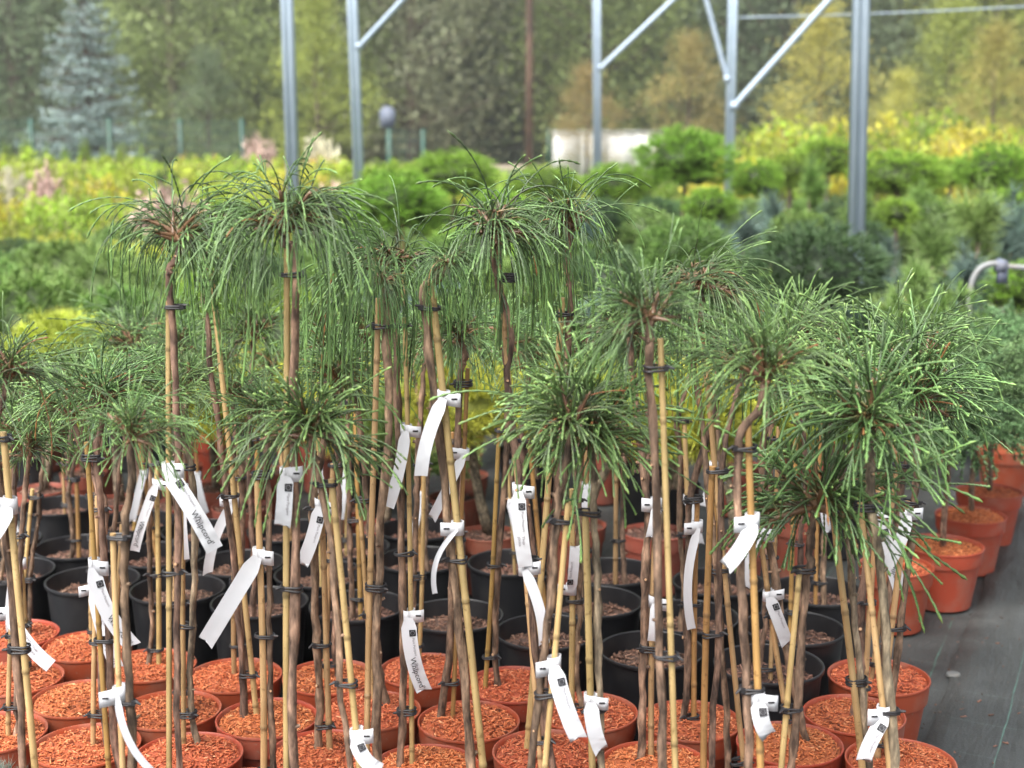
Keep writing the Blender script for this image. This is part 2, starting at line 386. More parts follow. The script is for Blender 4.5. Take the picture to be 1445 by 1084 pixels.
# ------------------------------------------------------------------ pots and mulch
def pot_terracotta(n=40):
    Rr, h = .1, .17
    p = [(.0, .004), (.066, .004), (.070, 0), (.074, .002), (.0905, .122), (.0915, .125), (.0955, .127), (.0962, .130), (.0985, .164), (.1, .1655), (.1005, .168), (.0998, .1702), (.0975, .1705), (.0955, .168), (.0935, .155), (.090, .12)]
    mb = MB(); mb.add(*lathe(p, n)); return mb.mesh('terracotta_pot', True, 40)
def pot_black(n=44):
    p = [(0, .004), (.092, .004), (.097, 0), (.099, .002), (.1145, .196), (.1150, .199), (.1185, .200), (.1205, .203), (.1210, .207), (.1200, .2095), (.1175, .2100), (.1150, .208), (.1135, .19), (.108, .12)]
    mb = MB(); mb.add(*lathe(p, n)); return mb.mesh('black_pot', True, 40)
POT_T, POT_B = pot_terracotta(), pot_black()

def mulch(seed, rad, dome, nchips, size, edge_dark=0):
    r = np.random.default_rng(seed); mb = MB()
    prof = [(rad * k / 8, dome * (1 - (k / 8) ** 2)) for k in range(9)]; prof[0] = (.0005, dome)
    v, f = lathe(prof, 24); v[:, 2] += r.normal(0, .0015, len(v)); mb.add(v, f, .12)
    for i in range(nchips):
        rr = rad * .985 * math.sqrt(r.random()); a = r.random() * 2 * math.pi
        L = size * (.28 + 1.35 * r.beta(1.3, 2.2)); W = size * r.uniform(.12, .40); T = size * r.uniform(.06, .14)
        z = dome * (1 - (rr / rad) ** 2) + r.uniform(0, .005)
        yaw, pt, rl = r.random() * 2 * math.pi, r.normal(0, .28), r.normal(0, .5)
        m = Matrix.Rotation(yaw, 3, 'Z') @ Matrix.Rotation(pt, 3, 'Y') @ Matrix.Rotation(rl, 3, 'X')
        lim = rad * .99 - L * .5
        if rr > lim: rr = max(lim, 0)
        val = r.beta(2.2, 2.0)
        if edge_dark and r.random() < edge_dark: val = r.uniform(0, .12)
        # a splinter: pointed, slightly bent box
        x, y, zt = L / 2, W / 2, T / 2; tp = r.uniform(.2, .8); bend = r.normal(0, .12) * L
        vv = np.array([[-x, -y * tp, -zt], [-x, y * tp, -zt], [-x, 0, zt], [0, -y, -zt + bend], [0, y, -zt + bend], [0, 0, zt + bend], [x, -y * .4, -zt], [x, y * .4, -zt], [x, 0, zt]])
        vv = vv @ np.array(m).T + np.array([rr * math.cos(a), rr * math.sin(a), z])
        q = np.array([[0, 3, 5, 2], [3, 6, 8, 5], [3, 0, 1, 4], [6, 3, 4, 7], [4, 1, 2, 5], [7, 4, 5, 8]]); t3 = np.array([[0, 2, 1], [6, 7, 8]])
        mb.add(vv, [q, t3], val)
    return mb.mesh('mulch')
MULCH_R = [mulch(s, .0935, [.010, .016, .007, .024][s % 4], 900, .0135, .04 + .10 * (s % 3 == 2)) for s in range(6)]
MULCH_B = [mulch(20 + s, .113, [.006, .012, .004][s % 3], 420, .019, .14) for s in range(4)]
MULCH_FAR = mulch(40, .0935, .01, 120, .025)

# ------------------------------------------------------------------ whipcord crowns
def grow(r, p0, d0, L, S, grav, wob):
    N = len(p0); pos = np.empty((N, S, 3)); d = nrm(d0.copy()); p = p0.copy(); pos[:, 0] = p
    step = (L / (S - 1))[:, None]; w = r.normal(0, 1, (N, 3)) * wob
    for k in range(1, S):
        w = .8 * w + r.normal(0, 1, (N, 3)) * wob * .5
        d = nrm(d + np.array([0, 0, -1.0]) * grav[:, None] * step + w * step * 10)
        p = p + d * step; pos[:, k] = p
    return pos
def crown(seed, kind, n=230, rad=.0027, S=15):
    r = np.random.default_rng(seed)
    # woody limbs that arch out from the head; shoots spring along them and fork again
    w = kind == 'weep'
    nb = r.integers(14, 19); az = r.random(nb) * 2 * math.pi; el = r.uniform(R(0), R(62 if w else 85), nb)
    bd = np.stack([np.cos(az) * np.cos(el), np.sin(az) * np.cos(el), np.sin(el)], -1); bl = r.uniform(.02, .062, nb) * (1.0 if w else 1.15)
    bpos = grow(r, r.normal(0, .003, (nb, 3)), bd, bl, 8, r.uniform(3, 9, nb), .25)
    wts = bl * r.uniform(.4, 1.5, nb); b = r.choice(nb, n, p=wts / wts.sum()); k0 = r.integers(1, 7, n)
    p0 = bpos[b, k0] + r.normal(0, .0015, (n, 3)); tg = nrm(bpos[b, k0 + 1] - bpos[b, k0])
    lf = r.uniform(.6, 1.2, nb)[b]
    if w:
        L = lf * (.05 + .19 * r.beta(1.3, 1.5, n)); grav = 7 + 30 * r.beta(1.2, 1.4, n); wob = .16
        d0 = tg * .8 + r.normal(0, .42, (n, 3)); d0[:, 2] += .1
    else:
        L = lf * (.04 + .15 * r.beta(1.3, 1.8, n)) * (1 if kind == 'mop' else .8); grav = 2 + 17 * r.beta(1.1, 1.3, n); wob = .2
        d0 = tg * .8 + r.normal(0, .5, (n, 3)); d0[:, 2] += .12
    P = grow(r, p0, d0, L, S, grav, wob)
    # side shoots
    m = int(n * .5); q = r.integers(0, n, m); k = r.integers(int(S * .35), int(S * .75), m)
    d1 = nrm(P[q, k + 1] - P[q, k]) + r.normal(0, .36, (m, 3))
    P2 = grow(r, P[q, k], d1, L[q] * r.uniform(.25, .5, m), S, grav[q], wob)
    A = np.concatenate([P, P2]); N = len(A)
    tt = np.linspace(0, 1, S)
    rr = rad * (0.85 + .1 * np.sin(tt * 9) + .25 * np.exp(-((tt - .95) / .05) ** 2)); rr[-1] = rad * .35
    radii = rr[None] * r.uniform(.75, 1.15, N)[:, None]
    pat = np.ones((S, 4)); pat[::2, 0::2] = 1.5; pat[::2, 1::2] = .62; pat[1::2, 1::2] = 1.5; pat[1::2, 0::2] = .62; pat[-1] = 1
    v, f, t, idx = tubes(A, radii, 4, pat)
    rnd = r.random(N); rnd = np.where(np.arange(N) < n, rnd, np.minimum(rnd, .96))
    start = np.where(np.arange(N) < n, 0.0, .35)
    t = start[idx] + t * (1 - start[idx])
    bv, bf, bt, bi = tubes(bpos, np.linspace(.0048, .0020, 8)[None], 6)
    V = np.concatenate([v, bv]); T = np.concatenate([t, np.zeros(len(bv))]); RN = np.concatenate([rnd[idx], np.full(len(bv), .3)])
    F4 = [f[0], f[1], f[2], bf[0] + len(v), bf[1] + len(v), bf[2] + len(v)]
    return mesh_np('crown', V, F4, {'t': T, 'rnd': RN})
WEEP = [crown(100 + i, 'weep', 175, .00105, 25) for i in range(5)]
MOP = [crown(200 + i, 'mop', 190, .0011, 21) for i in range(5)]
MOPBIG = [crown(300 + i, 'mop', 205, .00145, 29) for i in range(4)]
STIFF = [crown(400 + i, 'stiff', 150, .0012, 13) for i in range(4)]
CROWNS = {'weep': WEEP, 'mop': MOP, 'big': MOPBIG, 'stiff': STIFF}

# ------------------------------------------------------------------ canes, trunks, ties
def cane_mesh(L, r, seed):
    q = random.Random(seed); n = max(8, int(L / .02)); z = np.linspace(0, L, n)
    nodes = []; zz = q.uniform(.03, .15)
    while zz < L - .02: nodes.append(zz); zz += q.uniform(.15, .3)
    zs = sorted(set(list(np.round(z, 4)) + [round(a + d, 4) for a in nodes for d in (-.006, -.0025, 0, .002, .006)]))
    zs = [a for a in zs if 0 <= a <= L]
    rad, dark = [], []
    for a in zs:
        k = 1 - .12 * a / max(L, .01); dk = 0
        for b in nodes:
            d = a - b
            if abs(d) < .0022: k *= 1.16; dk = .55
            elif abs(d) < .004: k *= 1.02; dk = max(dk, .6)
        rad.append(r * k); dark.append(dk)
    bow = q.uniform(-.004, .004)
    path = [(bow * math.sin(a / L * math.pi), bow * .5 * math.sin(a / L * 5), a) for a in zs]
    v, f, t, i = tubes(np.array(path)[None], np.array(rad)[None], 10)
    me = mesh_np('bamboo_cane', v, f, {'rnd': np.repeat(np.array(dark), 10)}, True); me.set_sharp_from_angle(angle=R(60)); return me
def smooth_path(pts, n):
    pts = [Vector(p) for p in pts]; P = [pts[0] * 2 - pts[1]] + pts + [pts[-1] * 2 - pts[-2]]; out = []
    seg = len(pts) - 1
    for i in range(n):
        u = i / (n - 1) * seg; k = min(int(u), seg - 1); t = u - k; a, b, c, d = P[k:k + 4]
        out.append(.5 * ((2 * b) + (c - a) * t + (2 * a - 5 * b + 4 * c - d) * t * t + (3 * b - a - 3 * c + d) * t ** 3))
    return out
def trunk_mesh(pts, r0, r1, seed, stubs=5):
    q = random.Random(seed); path = smooth_path(pts, 34)
    for i in range(1, len(path) - 1): path[i] = path[i] + Vector((q.gauss(0, .0011), q.gauss(0, .0011), 0))
    rad = [(r0 + (r1 - r0) * i / 33) * q.uniform(.84, 1.16) for i in range(34)]; rad[0] *= 1.35; rad[1] *= 1.12
    pat = np.array([[q.uniform(.88, 1.14) for _ in range(9)] for _ in range(34)])
    mb = MB(); mb.tube([tuple(p) for p in path], np.array(rad), 9, .2, pat)
    for _ in range(stubs):
        i = q.randrange(4, 31); a = q.uniform(0, 6.28); d = Vector((math.cos(a), math.sin(a), q.uniform(.1, .6))).normalized()
        p = path[i] + d * rad[i] * .5; L = rad[i] * .5 + q.uniform(.002, .007); rr = rad[i] * q.uniform(.3, .55)
        v, f, t, n = tubes(np.array([[tuple(p), tuple(p + d * L * .6), tuple(p + d * L)]]), np.array([[rr * 1.3, rr, rr * .8]]), 7)
        mb.add(v, f, np.array([.2] * 14 + [.95 if q.random() < .6 else .2] * 7))
    return mb.mesh('trunk', True, 50)
def tie_mesh(seed, gap=.0145, ra=.0088):
    """two or three turns of rubber round cane and stem, with a knot and a loose end"""
    q = random.Random(seed); mb = MB(); n = 22
    for k in range(q.choice((2, 2, 3))):
        z0 = (k - .8) * .0042 + q.uniform(-.001, .001); tilt = q.uniform(-.16, .16); pts = []
        for i in range(n + 1):
            a = i / n * 2 * math.pi
            x = (gap / 2 if math.cos(a) > 0 else -gap / 2) + ra * math.cos(a); y = ra * math.sin(a)
            pts.append((x, y, z0 + tilt * x))
        mb.tube(pts, .0019, 6)
    sx = q.choice((-1, 1)); x0 = sx * (gap / 2 + ra)
    mb.tube([(x0 * .7, -ra * .8, 0), (x0, -ra * .9, .002), (x0 * 1.15 + sx * .004, -ra * 1.2, q.uniform(-.006, .004))], np.array([.003, .0026, .0016]), 6)
    mb.box((x0 * .75, -ra * .9, 0), (.006, .005, .007))
    return mb.mesh('tie', True, 50)
TIES = [tie_mesh(i) for i in range(6)]

PLANTS = {}
def line_at(A, B, z): return A + (B - A) * ((z - A.z) / (B.z - A.z))
cnt = {}
def pick(k):
    cnt[k] = cnt.get(k, -1) + 1; return CROWNS[k][cnt[k] % len(CROWNS[k])]

def whip(key, pot, cane_top, head, style, sc, side, label, group=None, black=False, potd=None, rim=None, cane_base=None, gold=False, mound=None, ties=3, wiggle=None, old=False, dy=0.0, bark_m='bark', P0=None, tpath=None):
    rimz = .21 if black else .17
    c = P0.copy() if P0 is not None else px(pot[0], pot[1], Z=rimz); c.z = 0
    s = (potd or (.222 if black else .193)) / (.242 if black else .2)
    t = thing('potted_whipcord_conifer', label, 'potted conifer', c, random.uniform(-.05, .05) * 0, group)
    rz = random.uniform(0, 6.28)
    obj('pot', POT_B if black else POT_T, M['black_plastic'] if black else (M['terracotta_old'] if old else M['terracotta']), t, (0, 0, 0), (0, 0, rz), (s, s, 1))
    if black: mz = .168; ms = MULCH_B[len(PLANTS) % 4]; mm = M['brown_mulch']
    else: mz = .1615; ms = MULCH_R[mound if mound is not None else len(PLANTS) % 6]; mm = M['brown_mulch'] if old else M['red_mulch']
    obj('mulch', ms, mm, t, (0, 0, mz), (0, 0, rz * 1.7), (s * (.985 if black else 1), s * (.985 if black else 1), 1), kind='stuff')
    Yc = c.y
    top = px(cane_top[0], cane_top[1], Y=Yc + dy)
    base = px(*cane_base, Y=Yc) if cane_base else None
    if base is None:
        base = Vector((c.x + random.uniform(-.01, .01), c.y + random.uniform(-.02, .01), mz))
    base = Vector((base.x, c.y + random.uniform(-.015, .005), mz - .012))
    lim = .062 * s
    off = Vector((base.x - c.x, base.y - c.y, 0))
    if off.length > lim: off = off * (lim / off.length); base.x, base.y = c.x + off.x, c.y + off.y
    H = px(head[0], head[1], Y=Yc + dy * 1.2)
    d = top - base; L = d.length; rot = d.to_track_quat('Z', 'Y').to_euler()
    rc = random.uniform(.0044, .0061)
    cn = obj('bamboo_cane', cane_mesh(L, rc, len(PLANTS)), M['bamboo_gold'] if gold else M['bamboo'], t, base - c, rot)
    so = Vector((side * .0145, random.uniform(-.004, .006), 0))
    tb = base + Vector((side * random.uniform(.018, .03), random.uniform(-.004, .008), -.006))
    zt = min(top.z, H.z - .03)
    pts = [tb]
    for k in (.22, .5, .78):
        z = base.z + (zt - base.z) * k
        pts.append(line_at(base, top, z) + so + Vector((random.gauss(0, .003), random.gauss(0, .002), 0)))
    tt = line_at(base, top, zt - .02) + so
    pts.append(tt)
    if H.z - tt.z > .05: pts.append(tt.lerp(H, .5) + Vector((wiggle if wiggle else random.gauss(0, .005), 0, 0)))
    pts.append(H)
    if tpath: pts = [tb] + [px(a, b, Y=tb.y + (H.y - tb.y) * i / len(tpath)) for i, (a, b) in enumerate(tpath)] + [H]
    r0 = random.uniform(.0052, .0075)
    obj('trunk', trunk_mesh([p - c for p in pts], r0, r0 * .78, len(PLANTS) + 50, 6), M[bark_m], t)
    for k in range(ties):
        z = base.z + (zt - base.z) * ([.965, .5, .12] if ties == 3 else [.95, .3])[k] + (random.uniform(-.03, .03) if k else -.004)
        p = line_at(base, top, z) + so * .5 - c
        e = Vector(rot); obj('tie', TIES[(len(PLANTS) + k) % 6], M['rubber'], t, p, (e.x, e.y + random.uniform(-.1, .1), random.uniform(-.15, .15)), (side, 1, 1))
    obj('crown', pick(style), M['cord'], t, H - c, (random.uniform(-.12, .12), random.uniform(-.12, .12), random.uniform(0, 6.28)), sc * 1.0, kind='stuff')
    PLANTS[key] = dict(A=base, B=top, c=c, root=t)
    return t

FR = 'whipcord conifers in terracotta pots'
# free pots stand below the picture's lower edge: push them apart so that none stand inside another
front = [
 # key, pot, cane top, crown head, style, scale, side, label, options
 ('T1', (262, 1145), (238, 398), (250, 336), 'weep', 1.0, 1, 'tall weeping whipcord conifer whose upper trunk bends in an S above its cane', dict(cane_base=(236, 1130), tpath=[(249, 900), (252, 700), (246, 500), (239, 405), (241, 378), (252, 356)])),
 ('T2', (362, 1015), (296, 366), (292, 325), 'weep', .95, -1, 'weeping whipcord conifer on a cane leaning strongly, its crown tangled between two taller crowns', dict(cane_base=(364, 1014))),
 ('T3', (452, 1160), (404, 330), (402, 318), 'weep', 1.12, 1, 'tallest weeping whipcord conifer, dense mop of long cords in front of the left steel post', dict(cane_base=(458, 1150))),
 ('T4', (590, 1086), (570, 430), (553, 372), 'weep', 1.12, -1, 'whipcord conifer with reddish shoots at its centre and a thick flaking trunk beside its cane', dict(cane_base=(582, 1080))),
 ('T4b', (520, 1114), (533, 402), (540, 400), 'weep', .5, 1, 'slim whipcord conifer with straight pale cane left of the reddish-shooted crown', dict(cane_base=(517, 1105))),
 ('T5', (778, 1130), (703, 338), (694, 332), 'weep', 1.18, 1, 'broad weeping whipcord conifer with orange-tipped shoots on top and long hanging cords', dict(cane_base=(768, 1115), tpath=[(757, 930), (746, 790), (726, 620), (716, 540), (721, 470), (703, 400)])),
 ('T5b', (700, 1110), (609, 396), (632, 372), 'weep', .5, -1, 'whipcord conifer tied to a long pale cane slanting across the row', dict(cane_base=(692, 1105))),
 ('T6', (765, 1056), (796, 403), (806, 318), 'weep', 1.05, 1, 'weeping whipcord conifer leaning to the right with long fine trailing cords', dict(cane_base=(742, 1068), ties=2)),
 ('T7', (1048, 1125), (990, 470), (988, 402), 'weep', 1.05, -1, 'weeping whipcord conifer with a drooping crown in front of the dark globe pine', dict(cane_base=(1046, 1110))),
 ('T8', (960, 1185), (932, 478), (920, 450), 'mop', .82, -1, 'whipcord conifer with bare brown twigs at the head and a pale cut-off cane', dict(cane_base=(966, 1120))),
 ('L1', (118, 1150), (4, 590), (12, 530), 'mop', .9, -1, 'whipcord conifer on a thick cane leaning sharply to the left', dict(cane_base=(118, 1120))),
 ('L2', (160, 1118), (122, 624), (146, 570), 'mop', .98, 1, 'low whipcord conifer with a yellow-green cane and a curled printed tag', dict(cane_base=(154, 1100), gold=True)),
 ('L2b', (200, 1180), (160, 732), (185, 620), 'mop', .7, 1, 'small whipcord conifer with thin trailing cords and a narrow ribbon tag low on its stem', dict(cane_base=(192, 1120))),
 ('J', (145, 1048), (136, 700), (100, 590), 'mop', .9, 1, 'whipcord conifer in a terracotta pot with dark soil showing round the stem', dict(cane_base=(130, 1046), mound=2)),
 ('I', (20, 1028), (20, 740), (40, 640), 'stiff', .8, 1, 'short whipcord conifer with a thin straight cane beside the sharply leaning cane', dict(cane_base=(13, 1030))),
 ('E', (45, 960), (28, 755), (20, 620), 'stiff', .9, -1, 'whipcord with a tagged thin cane beside the sharply leaning cane', dict(cane_base=(38, 945))),
 ('A', (49, 900), (46, 690), (60, 610), 'mop', .8, 1, 'whipcord conifer in the terracotta pot touching the black pots nearest the sharply leaning cane', {}),
 ('B', (139, 920), (128, 690), (150, 560), 'mop', .85, 1, 'whipcord conifer in the terracotta pot touching the black pots behind the yellow-green cane', {}),
 ('C', (227, 941), (222, 640), (215, 530), 'mop', .95, -1, 'whipcord with dark slim stem in the pot between yellow-green cane and S-bent trunk', dict(cane_base=(224, 940))),
 ('F', (142, 984), (172, 740), (190, 560), 'mop', .7, -1, 'whipcord with short cane and leaning stem just behind the dark-soiled pot', dict(cane_base=(163, 972))),
 ('G', (251, 1000), (258, 640), (262, 545), 'mop', .75, -1, 'whipcord conifer in the half-shaded pot right behind the stout bare stem', dict(cane_base=(262, 1000), mound=2)),
 ('K', (264, 1066), (256, 640), (240, 570), 'mop', .8, 1, 'whipcord conifer whose stout bare stem rises close behind the S-bent trunk', dict(cane_base=(258, 1062), bark_m='bark_grey')),
 ('D', (337, 955), (330, 660), (330, 560), 'mop', .9, 1, 'whipcord conifer in the terracotta pot under the big blank slanting tag', dict(cane_base=(330, 953))),
 ('P', (384, 1092), (363, 650), (372, 585), 'mop', .85, 1, 'whipcord conifer in a red-mulched pot with a pair of pale stems crossing its cane', dict(cane_base=(372, 1085))),
 ('L3', (545, 1185), (464, 656), (434, 612), 'big', .95, -1, 'low wide whipcord conifer with stiff outspread shoots in front of the straight-caned ones', dict(cane_base=(524, 1120))),
 ('O', (450, 1052), (452, 700), (476, 540), 'mop', .95, -1, 'whipcord conifer with a dull green cane behind two straight pale stems', dict(cane_base=(466, 1060))),
 ('Mm', (455, 966), (470, 640), (455, 500), 'mop', .95, 1, 'whipcord in the terracotta pot between the blank slanting tag and straight pale canes', {}),
 ('N', (511, 1003), (505, 690), (500, 545), 'mop', 1.0, 1, 'whipcord conifer in heaped chips right beside the slim straight pale cane', dict(mound=3)),
 ('Q', (580, 963), (600, 640), (602, 480), 'mop', .8, -1, 'whipcord conifer in heaped chips behind the thick flaking trunk, against the black pots', dict(cane_base=(590, 960), mound=3)),
 ('Rr', (633, 1028), (660, 520), (650, 480), 'mop', .85, -1, 'whipcord conifer with a golden-brown cane rising from the middle of a wide mulched pot', dict(cane_base=(638, 1022), gold=True)),
 ('S', (699, 976), (706, 590), (712, 490), 'mop', .95, 1, 'whipcord with dark stem and golden cane between the slanting cane and black pots', dict(cane_base=(684, 975), gold=True)),
 ('U', (823, 1006), (806, 690), (790, 560), 'mop', .95, 1, 'whipcord conifer with a lone dark prickly stem behind the thick ringed cane', dict(cane_base=(806, 1002))),
 ('L4b', (750, 1215), (802, 708), (806, 600), 'big', .85, -1, 'whipcord conifer with a thick ringed bamboo cane cut just under its crown', dict(cane_base=(768, 1130))),
 ('L4', (868, 1142), (824, 700), (832, 628), 'big', 1.1, 1, 'bushy bright-tipped whipcord conifer with a wide spreading crown over paired stems', dict(cane_base=(842, 1120), bark_m='bark_grey')),
 ('X', (908, 1080), (926, 700), (888, 470), 'mop', .85, -1, 'whipcord conifer with a knotty stem and cane rising from heaped chips', dict(cane_base=(919, 1064), mound=3)),
 ('W', (957, 1022), (985, 690), (1020, 500), 'mop', .9, -1, 'whipcord with splayed golden cane, pot touching black pots near the honey-coloured cane', dict(cane_base=(978, 1018), gold=True)),
 ('V2', (1000, 1135), (1006, 640), (1050, 520), 'mop', .8, 1, 'whipcord conifer on a stout upright cane beside a slim dark stem', dict(cane_base=(993, 1120), gold=True)),
 ('V3', (1040, 1210), (1057, 600), (1080, 535), 'mop', .9, -1, 'whipcord conifer held by a smooth honey-coloured cane', dict(cane_base=(1045, 1120), gold=True)),
 ('Y', (1092, 1060), (1062, 700), (1100, 530), 'mop', .85, 1, 'whipcord conifer in a heaped red-mulched pot behind the thick slanting cane', dict(mound=3)),
 ('L5', (1112, 1165), (1130, 784), (1150, 712), 'big', 1.25, 1, 'low whipcord conifer with long drooping bright-tipped cords over a thick slanting cane', dict(cane_base=(1086, 1120))),
 ('W1', (1170, 1120), (1175, 700), (1165, 545), 'big', .9, 1, 'whipcord conifer with a pale peeling stem and grey cane', dict(cane_base=(1155, 1110), bark_m='bark_grey')),
 ('W2', (1205, 1195), (1212, 690), (1225, 600), 'big', 1.12, 1, 'whipcord conifer with flaking whitish bark and a tag with dark emblem near its base', dict(cane_base=(1184, 1120), bark_m='bark_grey')),
 ('Z', (1204, 1008), (1240, 680), (1228, 530), 'mop', 1.2, -1, 'whipcord conifer in a terracotta pot with sunken dark soil at the mat edge', dict(cane_base=(1218, 1008), mound=2)),
 ('BB', (1235, 1076), (1282, 690), (1296, 570), 'big', 1.08, 1, 'whipcord conifer at the mat edge, cane leaning right out of heaped red chips', dict(cane_base=(1233, 1068), mound=3)),
 ('AA', (1240, 954), (1268, 640), (1308, 515), 'mop', 1.25, 1, 'whipcord conifer in the tall terracotta pot standing on the bare weed mat edge', dict(cane_base=(1226, 950), potd=.205)),
]
pos = {}
for e in front:
    p = px(e[1][0], e[1][1], Z=.17); pos[e[0]] = [p.x, p.y]
free = {e[0] for e in front if e[1][1] > 1088}
for _ in range(300):
    ks = list(pos)
    for i, a in enumerate(ks):
        for b in ks[i + 1:]:
            dx, dy = pos[b][0] - pos[a][0], pos[b][1] - pos[a][1]; d = math.hypot(dx, dy)
            if 1e-6 < d < .196:
                fa = 1.0 if a in free else .18; fb = 1.0 if b in free else .18; k = (.196 - d) / d * .5
                pos[a][0] -= dx * k * fa / (fa + fb); pos[a][1] -= dy * k * fa / (fa + fb); pos[b][0] += dx * k * fb / (fa + fb); pos[b][1] += dy * k * fb / (fa + fb)
for key, pot, ct, hd, st, sc, side, label, opt in front:
    if key in ('A', 'B', 'C', 'F', 'G', 'K', 'D', 'Mm', 'N', 'O', 'Q', 'S', 'U', 'W', 'X', 'P'): sc *= .85
    whip(key, pot, ct, hd, st, sc, side, label or 'whipcord conifer in a terracotta pot of red chips, inside the bed among others alike', FR, P0=Vector((*pos[key], 0)), **opt)

# black pots behind
blk = [(257, 828), (135, 815), (115, 772), (15, 803), (-3, 760), (212, 780), (335, 795), (368, 848), (285, 748), (450, 808), (398, 748), (503, 853), (492, 770), (592, 787), (645, 868), (718, 792), (762, 895), (840, 852), (863, 808), (970, 868), (920, 915), (1015, 820), (1087, 935), (1152, 832), (1110, 884), (85, 712), (200, 735), (590, 745)]
bp = [list(px(x, y, Z=.21).xy) for x, y in blk]
for _ in range(200):
    for i in range(len(bp)):
        for j in range(i + 1, len(bp)):
            dx, dy = bp[j][0] - bp[i][0], bp[j][1] - bp[i][1]; d = math.hypot(dx, dy)
            if 1e-6 < d < .228:
                k = (.228 - d) / d * .5; bp[i][0] -= dx * k; bp[i][1] -= dy * k; bp[j][0] += dx * k; bp[j][1] += dy * k
    for k_, (x, y) in pos.items():
        for q in bp:
            dx, dy = q[0] - x, q[1] - y; d = math.hypot(dx, dy)
            if d < .210: kk = (.210 - d) / d; q[0] += dx * kk; q[1] += dy * kk
BL = 'whipcord conifer on a bamboo cane in a black pot of brown chips, among others alike'
BG = 'whipcord conifers in black pots'
SHORT = {'T1': 'S-bent tree', 'T2': 'strongly leaning cane', 'T3': 'tallest weeping tree', 'T4': 'thick flaking trunk', 'T4b': 'slim straight pale cane', 'T5': 'broad weeping tree', 'T5b': 'long slanting pale cane', 'L2': 'yellow-green cane', 'L3': 'low wide tree', 'L4': 'bushy bright-tipped tree', 'L4b': 'thick ringed cane', 'L5': 'thick slanting cane', 'V3': 'honey-coloured cane', 'T8': 'cut-off pale cane', 'AA': 'tall pot at the mat edge', 'L1': 'sharply leaning cane', 'D': 'big blank slanting tag', 'B': 'pots behind the yellow-green cane', 'S': 'dark stem with golden cane', 'U': 'lone dark prickly stem', 'W': 'splayed golden cane', 'Mm': 'pot between slanting tag and pale canes', 'Q': 'heaped chips behind the flaking trunk', 'C': 'dark slim stem', 'Z': 'pot with sunken dark soil'}
br = random.Random(11)
for i, (x, y) in enumerate(blk):
    P = Vector((*bp[i], 0)); sx = 722.5 + P.x / P.y * F * 1.0
    hx = x + br.uniform(-28, 28); hy = br.uniform(455, 520) if hx > 170 else br.uniform(535, 585)
    gd = br.random() < .35; near = min(SHORT, key=lambda k: (pos[k][0] - P.x) ** 2 + (pos[k][1] - P.y) ** 2); dist = math.hypot(pos[near][0] - P.x, pos[near][1] - P.y)
    lab = 'whipcord, %s cane, black pot %s the %s' % ('golden' if gd else 'pale', 'next to' if dist < .3 else ('one pot from' if dist < .55 else 'far behind'), SHORT[near])
    whip('b%d' % i, (x, y), ((x + hx) / 2 + br.uniform(-12, 12), hy + br.uniform(70, 130)), (hx, hy), br.choice(('mop', 'mop', 'stiff')), br.uniform(.85, 1.15), br.choice((-1, 1)), lab, BG, black=True, P0=P, ties=br.choice((2, 3)), gold=gd)

# ------------------------------------------------------------------ printed loop tags
def text_mesh(body, size):
    cu = bpy.data.curves.new('t', 'FONT'); cu.body = body; cu.size = size; cu.resolution_u = 2; cu.align_x = 'LEFT'; cu.align_y = 'CENTER'
    o = bpy.data.objects.new('t', cu); C.objects.link(o)
    dg = bpy.context.evaluated_depsgraph_get(); me = bpy.data.meshes.new_from_object(o.evaluated_get(dg))
    bpy.data.objects.remove(o); bpy.data.curves.remove(cu)
    v = np.empty(len(me.vertices) * 3, np.float32); me.vertices.foreach_get('co', v); v = v.reshape(-1, 3)
    fs = [list(p.vertices) for p in me.polygons]; bpy.data.meshes.remove(me); return v, fs
TXT = {'w': text_mesh("Whipcord'", .0135), 'th': text_mesh('Thuja', .0062), 'pl': text_mesh('plicata', .0062), 'pp': text_mesh('Plant Passport', .0056)}

def star_ring():
    """dark square flag with a ring of pale stars left open"""
    v = []; f = []
    s = .0055
    def quad(x0, y0, x1, y1):
        n = len(v); v.extend([(x0, y0, 0), (x1, y0, 0), (x1, y1, 0), (x0, y1, 0)]); f.append([n, n + 1, n + 2, n + 3])
    g = 24
    for i in range(g):
        for j in range(g):
            x = -s + (i + .5) * 2 * s / g; y = -s + (j + .5) * 2 * s / g; rr = math.hypot(x, y); a = (math.atan2(y, x) / (2 * math.pi) * 12) % 1
            if abs(rr - .0033) < .00048 and .22 < a < .78: continue
            quad(x - s / g, y - s / g, x + s / g, y + s / g)
    return np.array(v), f
FLAG = star_ring()

